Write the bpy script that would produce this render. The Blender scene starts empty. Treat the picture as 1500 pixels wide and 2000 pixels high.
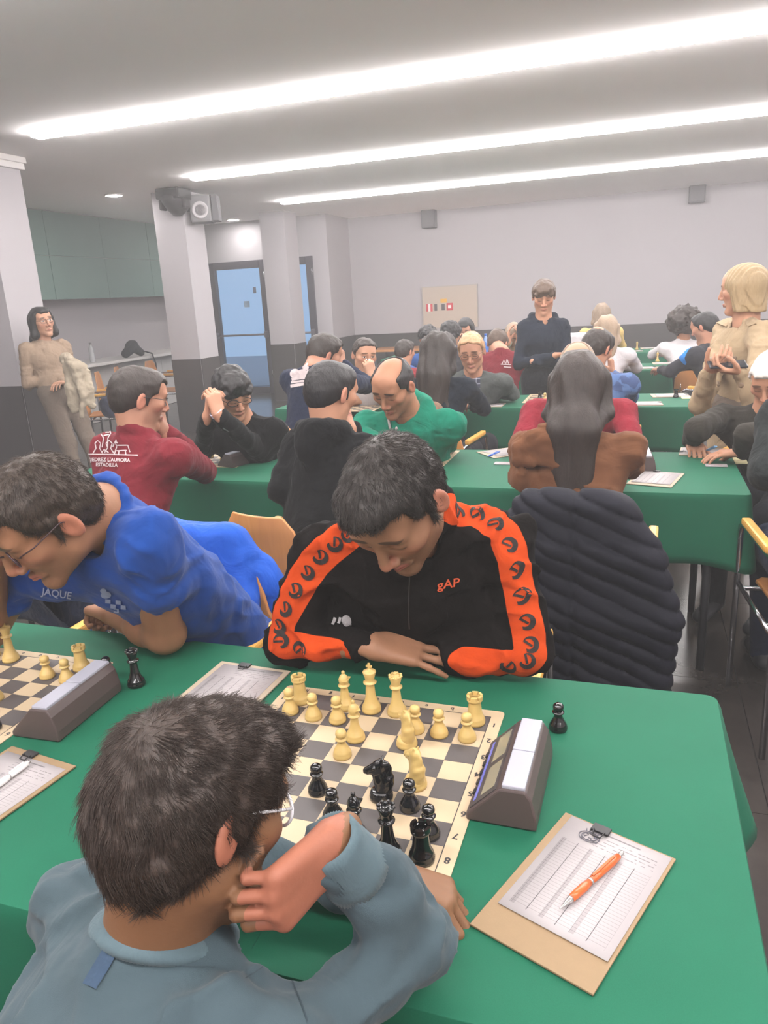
import bpy, bmesh, math, random
import numpy as np
from mathutils import Vector, Matrix
from mathutils.bvhtree import BVHTree

# ---------------------------------------------------------------- camera, world, light, exposure
SC = bpy.context.scene
COL = SC.collection
CAM = np.array([0.434, -1.015, 1.508])
YAW, PITCH, ROLL, FPX = -0.3315, 0.27988, -0.05539, 1464.7

def _cam_axes():
    cy, sy, cp, sp = math.cos(YAW), math.sin(YAW), math.cos(PITCH), math.sin(PITCH)
    fwd = np.array([sy * cp, cy * cp, -sp]); right = np.array([cy, -sy, 0.0]); up = np.cross(right, fwd)
    c, s = math.cos(ROLL), math.sin(ROLL)
    return c * right + s * up, -s * right + c * up, fwd
CR, CU, CF = _cam_axes()
cam_data = bpy.data.cameras.new('camera')
cam_data.sensor_fit = 'VERTICAL'; cam_data.sensor_height = 36.0
cam_data.lens = FPX * 36.0 / 2000.0
cam_data.clip_start = 0.02; cam_data.clip_end = 100
cam = bpy.data.objects.new('camera', cam_data); COL.objects.link(cam)
cam.matrix_world = Matrix([[CR[i], CU[i], -CF[i], CAM[i]] for i in range(3)] + [[0, 0, 0, 1]])
SC.camera = cam

world = bpy.data.worlds.new('world'); SC.world = world; world.use_nodes = True
world.node_tree.nodes['Background'].inputs[0].default_value = (0.42, 0.66, 1.0, 1)
world.node_tree.nodes['Background'].inputs[1].default_value = 0.75
SC.view_settings.view_transform = 'Standard'; SC.view_settings.look = 'None'
SC.view_settings.exposure = 0.0; SC.view_settings.gamma = 1.0
SC.view_settings.use_curve_mapping = False
SC.cycles.max_bounces = 6; SC.cycles.diffuse_bounces = 4; SC.cycles.glossy_bounces = 2; SC.cycles.transparent_max_bounces = 6
SC.cycles.caustics_reflective = False; SC.cycles.caustics_refractive = False
STRIP_POWER = 63.0       # emission strength of the ceiling strip diffusers
STRIP_Y = (-3.35, -0.95, 1.5, 3.98, 6.38, 8.82)

# a point of the room from where the photograph shows it: at a depth, or on a plane of known height
def ray(u, v): return CR * ((u - 750) / FPX) - CU * ((v - 1000) / FPX) + CF
def D(u, v, t): return CAM + t * ray(u, v)
def TZ(u, v, z): d = ray(u, v); return CAM + (z - CAM[2]) / d[2] * d
def TY(u, v, y): d = ray(u, v); return CAM + (y - CAM[1]) / d[1] * d
def TX(u, v, x): d = ray(u, v); return CAM + (x - CAM[0]) / d[0] * d
V = lambda *a: np.array(a, float)
def unit(a): a = np.asarray(a, float); return a / max(1e-9, np.linalg.norm(a))

# ---------------------------------------------------------------- materials
def lin(c):
    return tuple(((x / 255) / 12.92 if x / 255 <= 0.04045 else ((x / 255 + 0.055) / 1.055) ** 2.4) for x in c) + (1.0,)

class NT:
    """small wrapper to write node graphs"""
    def __init__(s, name):
        s.mat = bpy.data.materials.new(name); s.mat.use_nodes = True
        s.t = s.mat.node_tree; s.b = s.t.nodes['Principled BSDF']
    def n(s, typ, **kw):
        x = s.t.nodes.new(typ)
        for k, v in kw.items(): setattr(x, k, v)
        return x
    def put(s, sock, val):
        if isinstance(val, bpy.types.NodeSocket): s.t.links.new(val, sock)
        elif val is not None: sock.default_value = val
    def m(s, op, a, b=None, c=None, clamp=False):
        x = s.n('ShaderNodeMath', operation=op); x.use_clamp = clamp
        for i, q in enumerate((a, b, c)): s.put(x.inputs[i], q) if q is not None else None
        return x.outputs[0]
    def mix(s, f, a, b):
        x = s.n('ShaderNodeMix', data_type='RGBA')
        s.put(x.inputs[0], f); s.put(x.inputs[6], a); s.put(x.inputs[7], b)
        return x.outputs[2]
    def attr(s, name): return s.n('ShaderNodeAttribute', attribute_name=name)
    def sep(s, v):
        x = s.n('ShaderNodeSeparateXYZ'); s.put(x.inputs[0], v); return x.outputs
    def co(s, kind='Object'): return s.n('ShaderNodeTexCoord').outputs[kind]
    def noise(s, scale, detail=3, vec=None, rough=0.55, dist=0.0):
        x = s.n('ShaderNodeTexNoise'); x.inputs['Scale'].default_value = scale; x.inputs['Detail'].default_value = detail
        x.inputs['Roughness'].default_value = rough; x.inputs['Distortion'].default_value = dist
        s.put(x.inputs['Vector'], vec if vec is not None else s.co()); return x.outputs['Fac']
    def mapping(s, vec, scale=(1, 1, 1), rot=(0, 0, 0), loc=(0, 0, 0)):
        x = s.n('ShaderNodeMapping'); s.put(x.inputs[0], vec)
        x.inputs['Location'].default_value = loc; x.inputs['Rotation'].default_value = rot; x.inputs['Scale'].default_value = scale
        return x.outputs[0]
    def step(s, x, lo, hi):
        r = s.n('ShaderNodeMapRange', interpolation_type='SMOOTHSTEP'); s.put(r.inputs[0], x)
        r.inputs[1].default_value = lo; r.inputs[2].default_value = hi; return r.outputs[0]
    def bump(s, h, strength=0.3, dist=0.01):
        x = s.n('ShaderNodeBump'); x.inputs['Strength'].default_value = strength; x.inputs['Distance'].default_value = dist
        s.put(x.inputs['Height'], h); s.t.links.new(x.outputs[0], s.b.inputs['Normal']); return x
    def base(s, v): s.put(s.b.inputs['Base Color'], v)
    def set(s, **kw):
        for k, v in kw.items(): s.put(s.b.inputs[k.replace('_', ' ')], v)
        return s

MATS = {}
def pm(name, rgb, rough=0.6, metal=0.0, var=0.06, vscale=6.0, bump=0.0, bscale=60.0, bdist=0.002, spec=0.5, coat=0.0, sheen=0.0):
    """procedural surface: colour with fine variation and relief"""
    if name in MATS: return MATS[name]
    t = NT(name); c = lin(rgb)
    t.set(Roughness=rough, Metallic=metal)
    t.b.inputs['Specular IOR Level'].default_value = spec
    if coat: t.b.inputs['Coat Weight'].default_value = coat; t.b.inputs['Coat Roughness'].default_value = 0.1
    if sheen: t.b.inputs['Sheen Weight'].default_value = sheen; t.b.inputs['Sheen Roughness'].default_value = 0.4
    if var:
        nz = t.noise(vscale, 4)
        t.base(t.mix(nz, tuple(x * (1 - var) for x in c[:3]) + (1,), tuple(min(1, x * (1 + var)) for x in c[:3]) + (1,)))
    else: t.base(c)
    if bump: t.bump(t.noise(bscale, 3), bump, bdist)
    MATS[name] = t.mat
    return t.mat

def cloth(name, rgb, fold=0.35, fscale=9.0, weave=900.0, rough=0.9, var=0.12, sheen=0.04, fdist=0.022):
    if name in MATS: return MATS[name]
    t = NT(name); c = lin(rgb)
    t.set(Roughness=rough); t.b.inputs['Specular IOR Level'].default_value = 0.12
    t.b.inputs['Sheen Weight'].default_value = sheen; t.b.inputs['Sheen Roughness'].default_value = 0.5
    co = t.co()
    nz = t.noise(fscale * 1.7, 3, co)
    t.base(t.mix(nz, tuple(x * (1 - var) for x in c[:3]) + (1,), tuple(min(1, x * (1 + var)) for x in c[:3]) + (1,)))
    f = t.noise(fscale, 3, co, 0.5, 1.2)
    w = t.noise(weave, 1, co)
    f2 = t.noise(fscale * 2.4, 1, t.mapping(co, (1, 1, .55)), .5, .5)
    t.bump(t.m('ADD', t.m('ADD', f, t.m('MULTIPLY', f2, .3)), t.m('MULTIPLY', w, 0.03)), min(1, fold * 1.7), fdist)
    MATS[name] = t.mat
    return t.mat

# ---------------------------------------------------------------- objects
def link(o, parent=None):
    COL.objects.link(o)
    if parent is not None:
        o.parent = parent
        o.matrix_parent_inverse = PINV.get(parent.name, Matrix.Identity(4))
    return o
PINV = {}
def tag(o, label, cat, group=None):
    o['label'] = label; o['category'] = cat
    if group: o['group'] = group
    return o
def empty(name, loc, rz=0.0, label=None, cat=None, group=None):
    o = bpy.data.objects.new(name, None); o.empty_display_size = 0.05
    o.location = [float(x) for x in loc]; o.rotation_euler = (0, 0, rz); COL.objects.link(o)
    if label: tag(o, label, cat, group)
    return o
def world_part(o, root):
    """parent an object whose mesh is in world coordinates"""
    o.parent = root
    M = Matrix.Translation(root.location) @ Matrix.Rotation(root.rotation_euler[2], 4, 'Z')
    o.matrix_parent_inverse = M.inverted()
    return o
def mesh_obj(name, vs, fs, mat, root=None, smooth=False, world=False, mi=None):
    me = bpy.data.meshes.new(name)
    me.from_pydata([tuple(map(float, v)) for v in vs], [], [tuple(map(int, f)) for f in fs]); me.update()
    for m_ in (mat if isinstance(mat, (list, tuple)) else [mat]): me.materials.append(m_)
    if smooth: me.polygons.foreach_set('use_smooth', [True] * len(me.polygons))
    if mi is not None: me.polygons.foreach_set('material_index', list(map(int, mi)))
    o = bpy.data.objects.new(name, me); COL.objects.link(o)
    if root is not None:
        if world: world_part(o, root)
        else: o.parent = root
    return o
def np_mesh(name, vs, quads, mat, root=None, attrs=None, smooth=True, tris=None):
    """fast mesh from arrays, in world coordinates"""
    me = bpy.data.meshes.new(name)
    nq = len(quads); nt = 0 if tris is None else len(tris)
    me.vertices.add(len(vs)); me.vertices.foreach_set('co', np.asarray(vs, np.float32).ravel())
    loops = np.concatenate([np.asarray(quads, np.int32).ravel()] + ([np.asarray(tris, np.int32).ravel()] if nt else []))
    me.loops.add(len(loops)); me.loops.foreach_set('vertex_index', loops)
    me.polygons.add(nq + nt)
    st = np.concatenate([np.arange(nq) * 4, nq * 4 + np.arange(nt) * 3]).astype(np.int32)
    me.polygons.foreach_set('loop_start', st)
    if smooth: me.polygons.foreach_set('use_smooth', np.ones(nq + nt, bool))
    me.update(calc_edges=True)
    for m_ in (mat if isinstance(mat, (list, tuple)) else [mat]): me.materials.append(m_)
    for k, v in (attrs or {}).items():
        v = np.asarray(v, np.float32)
        if v.ndim == 2:
            a = me.attributes.new(k, 'FLOAT_VECTOR', 'POINT'); a.data.foreach_set('vector', v.ravel())
        else:
            a = me.attributes.new(k, 'FLOAT', 'POINT'); a.data.foreach_set('value', v)
    o = bpy.data.objects.new(name, me); COL.objects.link(o)
    if root is not None: world_part(o, root)
    return o

class MB:
    """collects boxes, tubes, lathes and prisms; build() links them as one mesh"""
    def __init__(s): s.v, s.f, s.sm = [], [], []
    def add(s, vs, fs, smooth=False):
        b = len(s.v); s.v += [tuple(map(float, x)) for x in vs]
        s.f += [tuple(i + b for i in f) for f in fs]; s.sm += [smooth] * len(fs); return s
    def box(s, lo, hi, bev=0.0, M=None):
        bm = bmesh.new(); bmesh.ops.create_cube(bm, size=1)
        lo, hi = np.array(lo, float), np.array(hi, float)
        for v in bm.verts: v.co = Vector((lo + hi) / 2) + Vector([v.co[i] * (hi - lo)[i] for i in range(3)])
        if bev: bmesh.ops.bevel(bm, geom=bm.edges[:], offset=bev, segments=2, affect='EDGES', profile=0.6)
        if M is not None: bm.transform(M)
        bm.verts.index_update()
        s.add([v.co for v in bm.verts], [[v.index for v in f.verts] for f in bm.faces]); bm.free(); return s
    def tube(s, pts, r, n=10, cap=True, closed=False, flat=None):
        pts = [np.array(p, float) for p in pts]; m = len(pts)
        rs = r if hasattr(r, '__len__') else [r] * m
        vs = []; prev = None
        for i, p in enumerate(pts):
            a = pts[i - 1] if (i > 0 or closed) else p; b = pts[(i + 1) % m] if (i < m - 1 or closed) else p
            t = unit(b - a)
            if prev is None:
                u = np.cross(t, [0, 0, 1.0]); u = np.cross(t, [1.0, 0, 0]) if np.linalg.norm(u) < 0.1 else u
            else: u = prev - t * (prev @ t)
            u = unit(u); w = np.cross(t, u); prev = u
            for k in range(n):
                an = 2 * math.pi * k / n
                vs.append(p + rs[i] * (math.cos(an) * u + math.sin(an) * w * (flat or 1.0)))
        fs = []
        for i in range(m if closed else m - 1):
            for k in range(n):
                a, b = i * n, ((i + 1) % m) * n
                fs.append((a + k, a + (k + 1) % n, b + (k + 1) % n, b + k))
        if cap and not closed:
            fs.append(tuple(range(n))[::-1]); fs.append(tuple(range((m - 1) * n, m * n)))
        return s.add(vs, fs, True)
    def lathe(s, prof, n=20, c=(0, 0, 0)):
        vs, fs = [], []
        for r, z in prof:
            for k in range(n):
                a = 2 * math.pi * k / n; vs.append((c[0] + r * math.cos(a), c[1] + r * math.sin(a), c[2] + z))
        for i in range(len(prof) - 1):
            for k in range(n):
                fs.append((i * n + k, i * n + (k + 1) % n, (i + 1) * n + (k + 1) % n, (i + 1) * n + k))
        fs.append(tuple(range(n))[::-1]); fs.append(tuple(range((len(prof) - 1) * n, len(prof) * n)))
        return s.add(vs, fs, True)
    def prism(s, poly, z0, z1, M=None):
        n = len(poly); vs = [(x, y, z0) for x, y in poly] + [(x, y, z1) for x, y in poly]
        if M is not None: vs = [M @ Vector(v) for v in vs]
        return s.add(vs, [tuple(range(n))[::-1], tuple(range(n, 2 * n))] + [(i, (i + 1) % n, n + (i + 1) % n, n + i) for i in range(n)])
    def build(s, name, mat, root=None, world=False, bevel=0.0):
        o = mesh_obj(name, s.v, s.f, mat, root, False, world)
        o.data.polygons.foreach_set('use_smooth', s.sm)
        bm = bmesh.new(); bm.from_mesh(o.data); bmesh.ops.recalc_face_normals(bm, faces=bm.faces[:]); bm.to_mesh(o.data); bm.free()
        if bevel:
            b = o.modifiers.new('bevel', 'BEVEL'); b.width = bevel; b.segments = 2; b.limit_method = 'ANGLE'
        return o
def rrect(w, h, r, n=5):
    """rounded rectangle outline, centred"""
    out = []
    for cx, cy, a0 in ((w / 2 - r, h / 2 - r, 0), (-w / 2 + r, h / 2 - r, 90), (-w / 2 + r, -h / 2 + r, 180), (w / 2 - r, -h / 2 + r, 270)):
        for k in range(n + 1):
            a = math.radians(a0 + 90 * k / n); out.append((cx + r * math.cos(a), cy + r * math.sin(a)))
    return out
def text_mesh(txt, size, bold=0.0, shear=0.0, align='CENTER'):
    """flat lettering as vertices and faces in the xy plane"""
    c = bpy.data.curves.new('lettering', 'FONT'); c.body = txt; c.size = size; c.align_x = align; c.align_y = 'CENTER'
    c.offset = bold; c.shear = shear; c.resolution_u = 3
    o = bpy.data.objects.new('lettering', c); COL.objects.link(o)
    dg = bpy.context.evaluated_depsgraph_get(); me = o.evaluated_get(dg).to_mesh()
    bm = bmesh.new(); bm.from_mesh(me); bmesh.ops.triangulate(bm, faces=bm.faces[:])
    for _ in range(2):
        ed = [e for e in bm.edges if e.calc_length() > size * 0.25]
        if ed: bmesh.ops.subdivide_edges(bm, edges=ed, cuts=1)
    bmesh.ops.triangulate(bm, faces=bm.faces[:])
    bm.verts.index_update()
    vs = [tuple(v.co) for v in bm.verts]; fs = [[v.index for v in f.verts] for f in bm.faces]; bm.free()
    o.evaluated_get(dg).to_mesh_clear(); bpy.data.objects.remove(o); bpy.data.curves.remove(c)
    return vs, fs
def copy_tree(o, parent=None):
    c = o.copy(); COL.objects.link(c)
    if parent is not None: c.parent = parent
    for ch in list(o.children): copy_tree(ch, c)
    return c
# ---------------------------------------------------------------- implicit surfaces for bodies and clothes
def _hash(ix, iy, iz, seed):
    h = (ix * 374761393 + iy * 668265263 + iz * 2147483647 + seed * 1274126177) & 0xffffffff
    h = ((h ^ (h >> 13)) * 1274126177) & 0xffffffff
    return ((h ^ (h >> 16)) & 0xffff).astype(np.float32) / 32767.5 - 1.0
def vnoise(P, seed=0):
    """smooth value noise, -1..1, P (n,3)"""
    P = np.asarray(P, np.float64); I = np.floor(P).astype(np.int64); f = P - I; f = f * f * (3 - 2 * f)
    r = 0
    for a in (0, 1):
        for b in (0, 1):
            for c in (0, 1):
                w = (f[:, 0] if a else 1 - f[:, 0]) * (f[:, 1] if b else 1 - f[:, 1]) * (f[:, 2] if c else 1 - f[:, 2])
                r = r + w * _hash(I[:, 0] + a, I[:, 1] + b, I[:, 2] + c, seed)
    return r

class Fld:
    def __init__(s, lo, hi, h):
        s.lo = np.array(lo, float); s.h = h
        s.n = np.maximum(4, np.ceil((np.array(hi, float) - s.lo) / h).astype(int) + 1)
        s.d = np.full(s.n, 0.3, np.float32)
        s.ax = [(s.lo[i] + h * np.arange(s.n[i])).astype(np.float32) for i in range(3)]
    def win(s, lo, hi):
        a = np.clip(np.floor((np.array(lo) - s.lo) / s.h).astype(int), 0, s.n); b = np.clip(np.ceil((np.array(hi) - s.lo) / s.h).astype(int) + 1, 0, s.n)
        if np.any(b <= a): return None, None
        sl = tuple(slice(a[i], b[i]) for i in range(3))
        return sl, (s.ax[0][sl[0]][:, None, None], s.ax[1][sl[1]][None, :, None], s.ax[2][sl[2]][None, None, :])
    def _mix(s, sl, d, k, op):
        o = s.d[sl]
        if op == 'add':
            if k: h = np.maximum(k - np.abs(o - d), 0) / k; s.d[sl] = np.minimum(o, d) - h * h * k * 0.25
            else: s.d[sl] = np.minimum(o, d)
        else:
            d = -d
            if k: h = np.maximum(k - np.abs(o - d), 0) / k; s.d[sl] = np.maximum(o, d) + h * h * k * 0.25
            else: s.d[sl] = np.maximum(o, d)
    def cone(s, a, b, ra, rb=None, k=0.02, op='add', flat=None):
        """tapered capsule; flat=(axis, factor) squashes its cross-section along an axis"""
        rb = ra if rb is None else rb
        a = np.array(a, float); b = np.array(b, float); m = max(ra, rb) * (max(1, flat[1]) if flat else 1) + k + 2 * s.h
        sl, g = s.win(np.minimum(a, b) - m, np.maximum(a, b) + m)
        if sl is None: return s
        ab = b - a; L2 = max(1e-9, ab @ ab)
        x, y, z = g[0] - a[0], g[1] - a[1], g[2] - a[2]
        t = np.clip((x * ab[0] + y * ab[1] + z * ab[2]) / L2, 0, 1)
        x = x - t * ab[0]; y = y - t * ab[1]; z = z - t * ab[2]
        q = x * x + y * y + z * z
        if flat:
            w = unit(flat[0]); vw = x * w[0] + y * w[1] + z * w[2]
            q = q + vw * vw * (1 / flat[1] ** 2 - 1)
        s._mix(sl, np.sqrt(np.maximum(q, 1e-12)) - (ra + (rb - ra) * t), k, op); return s
    def chain(s, pts, rs, k=0.02, op='add', flat=None):
        rs = rs if hasattr(rs, '__len__') else [rs] * len(pts)
        for i in range(len(pts) - 1): s.cone(pts[i], pts[i + 1], rs[i], rs[i + 1], k, op, flat)
        return s
    def ell(s, c, r, R=None, k=0.02, op='add'):
        c = np.array(c, float); r = np.array(r, float); m = r.max() + k + 2 * s.h
        sl, g = s.win(c - m, c + m)
        if sl is None: return s
        x, y, z = g[0] - c[0], g[1] - c[1], g[2] - c[2]
        if R is None: q = (x / r[0], y / r[1], z / r[2]); q2 = (x / r[0] ** 2, y / r[1] ** 2, z / r[2] ** 2)
        else:
            l = [x * R[0][i] + y * R[1][i] + z * R[2][i] for i in range(3)]
            q = [l[i] / r[i] for i in range(3)]; q2 = [l[i] / r[i] ** 2 for i in range(3)]
        k0 = np.sqrt(q[0] ** 2 + q[1] ** 2 + q[2] ** 2) + 1e-6; k1 = np.sqrt(q2[0] ** 2 + q2[1] ** 2 + q2[2] ** 2) + 1e-6
        s._mix(sl, k0 * (k0 - 1) / k1, k, op); return s
    def rbox(s, c, hs, R, rad, k=0.02, op='add'):
        c = np.array(c, float); hs = np.array(hs, float); m = np.linalg.norm(hs) + rad + k + 2 * s.h
        sl, g = s.win(c - m, c + m)
        if sl is None: return s
        x, y, z = g[0] - c[0], g[1] - c[1], g[2] - c[2]
        l = [np.abs(x * R[0][i] + y * R[1][i] + z * R[2][i]) - hs[i] + rad for i in range(3)]
        d = np.sqrt(sum(np.maximum(q, 0) ** 2 for q in l)) + np.minimum(np.maximum(np.maximum(l[0], l[1]), l[2]), 0) - rad
        s._mix(sl, d, k, op); return s
    def half(s, p, n, k=0.0):
        """keep only the side of the plane that n points away from"""
        n = unit(n); p = np.array(p, float)
        d = (s.ax[0][:, None, None] - p[0]) * n[0] + (s.ax[1][None, :, None] - p[1]) * n[1] + (s.ax[2][None, None, :] - p[2]) * n[2]
        s._mix(np.s_[:, :, :], -d, k, 'sub'); return s
    def band(s, w=3.0):
        I = np.nonzero(np.abs(s.d) < w * s.h)
        return I, np.stack([s.ax[i][I[i]] for i in range(3)], 1).astype(np.float64)
    def disp(s, fn, w=4.0):
        I, P = s.band(w); s.d[I] += fn(P).astype(np.float32); return s
    def rough(s, amp, freq, seed=0, aniso=(1, 1, 1), oct=2, ridge=False):
        def fn(P):
            r = 0; a = amp; f = freq
            for o in range(oct):
                q = vnoise(P * np.array(aniso) * f, seed + o)
                if ridge: q = 2 * (1 - np.abs(q) * 2) * 0.5
                r = r + a * q; a *= 0.5; f *= 2.0
            return r
        return s.disp(fn, max(4.0, amp * 2.5 / s.h))
    def mesh(s):
        d = s.d; c = (d < 0).astype(np.uint8)
        n = c[:-1, :-1, :-1] + c[1:, :-1, :-1] + c[:-1, 1:, :-1] + c[1:, 1:, :-1] + c[:-1, :-1, 1:] + c[1:, :-1, 1:] + c[:-1, 1:, 1:] + c[1:, 1:, 1:]
        act = (n > 0) & (n < 8); I, J, K = np.nonzero(act); N = len(I)
        idx = np.full(act.shape, -1, np.int32); idx[I, J, K] = np.arange(N)
        acc = np.zeros((N, 3), np.float64); cnt = np.zeros(N)
        cor = [(a, b, e) for a in (0, 1) for b in (0, 1) for e in (0, 1)]
        val = {q: d[I + q[0], J + q[1], K + q[2]] for q in cor}
        for q in cor:
            for ax in range(3):
                if q[ax]: continue
                r = list(q); r[ax] = 1; va, vb = val[q], val[tuple(r)]
                m = (va < 0) != (vb < 0); t = va[m] / (va[m] - vb[m])
                p = np.tile(np.array(q, float), (m.sum(), 1)); p[:, ax] += t; acc[m] += p; cnt[m] += 1
        pos = s.lo + (np.stack([I, J, K], 1) + acc / cnt[:, None]) * s.h
        qs = []
        for ax in range(3):
            u, v = [(1, 2), (2, 0), (0, 1)][ax]
            a = [slice(1, -1)] * 3; a[ax] = slice(0, -1); b = list(a); b[ax] = slice(1, None)
            A, B = c[tuple(a)], c[tuple(b)]
            for flip, M in ((False, (A == 1) & (B == 0)), (True, (A == 0) & (B == 1))):
                q = np.stack(np.nonzero(M), 1)
                if not len(q): continue
                for j in range(3):
                    if j != ax: q[:, j] += 1
                def cell(du, dv):
                    z = q.copy(); z[:, u] -= du; z[:, v] -= dv; return idx[z[:, 0], z[:, 1], z[:, 2]]
                f = np.stack([cell(1, 1), cell(0, 1), cell(0, 0), cell(1, 0)], 1)
                qs.append(f[:, ::-1] if flip else f)
        qs = np.concatenate(qs) if qs else np.zeros((0, 4), int)
        return pos, qs[(qs >= 0).all(1)]
def bounds(pts, m):
    p = np.array(pts, float); return p.min(0) - m, p.max(0) + m
def rowsR(right, fwd, up): return np.stack([right, fwd, up], 1)   # columns are the axes
def frame(yaw, pitch=0, roll=0):
    """axes of something facing yaw degrees (0 is away from the camera, 180 towards it), nodding down by pitch, tilting by roll"""
    a, p, r = map(math.radians, (yaw, pitch, roll))
    f0 = V(math.sin(a), math.cos(a), 0); rt = V(math.cos(a), -math.sin(a), 0); up = V(0, 0, 1)
    f = math.cos(p) * f0 - math.sin(p) * up; u = math.cos(p) * up + math.sin(p) * f0
    return rowsR(math.cos(r) * rt - math.sin(r) * u, f, math.cos(r) * u + math.sin(r) * rt)
# ---------------------------------------------------------------- the room
rng = random.Random(4)
XL, XR, YF, YB, YD, ZC = -7.25, 4.55, -4.5, 11.7, 10.7, 2.8
DADO = 0.88
M_WHITE = pm('white_plaster', (174, 169, 172), 0.85, var=0.02, vscale=2)
M_CEIL = pm('ceiling_paint', (250, 247, 246), 0.9, var=0.015, vscale=1.5)
M_DADO = pm('dark_stone_cladding', (62, 57, 58), 0.35, var=0.18, vscale=5, bump=0.05, bscale=200)
M_GAP = pm('dark_joint', (30, 28, 28), 0.8, var=0)
M_CHROME = pm('chrome_tube', (200, 200, 205), 0.18, 1.0, var=0)
M_BLACKP = pm('black_plastic', (30, 29, 31), 0.45, var=0.05)
M_DOOR = pm('door_frame_aluminium', (74, 68, 80), 0.4, 0.3, var=0.03)
M_COUNTER = pm('white_laminate', (222, 218, 214), 0.4, var=0.02)
M_GREENPAN = pm('green_wall_panel', (110, 136, 128), 0.6, var=0.08, vscale=3)
def stone_floor():
    t = NT('polished_dark_stone'); n1 = t.noise(3.2, 6, None, 0.65, 0.6); n2 = t.noise(26, 4)
    f = t.m('ADD', t.m('MULTIPLY', n1, 0.7), t.m('MULTIPLY', n2, 0.3))
    t.base(t.mix(f, lin((40, 37, 35)), lin((74, 68, 64))))
    t.set(Roughness=0.2); t.b.inputs['Specular IOR Level'].default_value = 0.5
    return t.mat
M_FLOOR = stone_floor()
def struct(o): o['kind'] = 'structure'; return o

fl = struct(MB().box((XL - .2, YF - .2, -0.12), (XR + .2, YB + .2, -0.004)).build('floor', M_GAP))
tile_me = None
TS = 0.8
ix0, ix1, iy0, iy1 = -9, 4, 0, 13
for i in range(ix0, ix1):
    for j in range(iy0, iy1):
        cx, cy = (i + .5) * TS + 0.05, (j + .5) * TS + 0.27
        if tile_me is None:
            o = MB().box((-TS / 2 + .0015, -TS / 2 + .0015, -0.004), (TS / 2 - .0015, TS / 2 - .0015, 0.0)).build('floor_tile', M_FLOOR, fl); tile_me = o.data
        else:
            o = bpy.data.objects.new('floor_tile', tile_me); COL.objects.link(o); o.parent = fl
        o.location = (cx, cy, 0)
        o['kind'] = 'structure'
bx0, bx1, by0, by1 = ix0 * TS + .05, ix1 * TS + .05, iy0 * TS + .27, iy1 * TS + .27
m = MB()
for lo, hi in (((XL, YF, -.004), (XR, by0, 0)), ((XL, by1, -.004), (XR, YB, 0)), ((bx1, by0, -.004), (XR, by1, 0)), ((XL, by0, -.004), (bx0, by1, 0))): m.box(lo, hi)
m.build('floor_border', M_FLOOR, fl)

struct(MB().box((XL - .2, YF - .2, ZC), (XR + .2, YB + .2, ZC + .15)).build('ceiling', M_CEIL))
def dado_panels(parent, p0, p1, n, nrm, z1=DADO, th=0.016, z0=0.0):
    """cladding panels side by side from p0 to p1"""
    p0, p1, nrm = V(*p0, 0), V(*p1, 0), V(*nrm, 0); w = (p1 - p0) / n
    for k in range(n):
        a, b = p0 + w * k + unit(w) * .002, p0 + w * (k + 1) - unit(w) * .002
        pts = [a, b, b + nrm * th, a + nrm * th]
        MB().prism([(q[0], q[1]) for q in pts], z0 + .002, z1).build('cladding_panel', M_DADO, parent)
wb = struct(MB().box((-4.3, YB, 0), (XR + .2, YB + .2, ZC)).build('wall_back', M_WHITE)); dado_panels(wb, (-4.3, YB), (XR, YB), 10, (0, -1))
ws = struct(MB().box((-4.5, YD, 0), (-4.3, YB + .2, ZC)).build('wall_return', M_WHITE)); dado_panels(ws, (-4.3, YD), (-4.3, YB), 1, (1, 0))
wr = struct(MB().box((XR, YF, 0), (XR + .2, YB, ZC)).build('wall_right', M_WHITE)); dado_panels(wr, (XR, YF), (XR, YB), 16, (-1, 0))
struct(MB().box((XL - .2, YF - .2, 0), (XR + .2, YF, ZC)).build('wall_front', M_WHITE))
struct(MB().box((XL - .2, YF, 0), (XL, YB + .2, ZC)).build('wall_left', M_WHITE))
d1, d2 = (-6.465, -5.43), (-5.39, -4.57); DH = 2.19
we = MB().box((XL, YD, 0), (d1[0], YD + .2, ZC)).box((d1[0], YD, DH), (d2[1], YD + .2, ZC)).box((d2[1], YD, 0), (-4.5, YD + .2, ZC)).box((d1[1], YD, 0), (d2[0], YD + .2, DH))
we = struct(we.build('wall_entrance', M_WHITE)); dado_panels(we, (d2[1] + .01, YD), (-4.3, YD), 1, (0, -1)); dado_panels(we, (XL, YD), (d1[0] - .01, YD), 1, (0, -1))
def glass():
    t = NT('door_glass'); n = t.t
    tr = t.n('ShaderNodeBsdfTransparent'); tr.inputs[0].default_value = (0.93, 0.97, 1, 1)
    gl = t.n('ShaderNodeBsdfGlossy'); gl.inputs['Roughness'].default_value = 0.06
    mx = t.n('ShaderNodeMixShader'); fr = t.n('ShaderNodeFresnel'); fr.inputs[0].default_value = 1.45
    t.put(mx.inputs[0], t.m('ADD', t.m('MULTIPLY', fr.outputs[0], 0.7), t.m('MULTIPLY', t.noise(2.0, 2), 0.03)))
    n.links.new(tr.outputs[0], mx.inputs[1]); n.links.new(gl.outputs[0], mx.inputs[2])
    n.links.new(mx.outputs[0], n.nodes['Material Output'].inputs[0]); return t.mat
M_GLASS = glass()
def lens_glass():
    t = NT('spectacle_lens'); n = t.t; tr = t.n('ShaderNodeBsdfTransparent'); gl = t.n('ShaderNodeBsdfGlossy'); gl.inputs['Roughness'].default_value = .05
    mx = t.n('ShaderNodeMixShader'); t.put(mx.inputs[0], t.m('ADD', .04, t.m('MULTIPLY', t.noise(30, 1), .03)))
    n.links.new(tr.outputs[0], mx.inputs[1]); n.links.new(gl.outputs[0], mx.inputs[2]); n.links.new(mx.outputs[0], n.nodes['Material Output'].inputs[0]); return t.mat
M_LENS = lens_glass()
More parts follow.
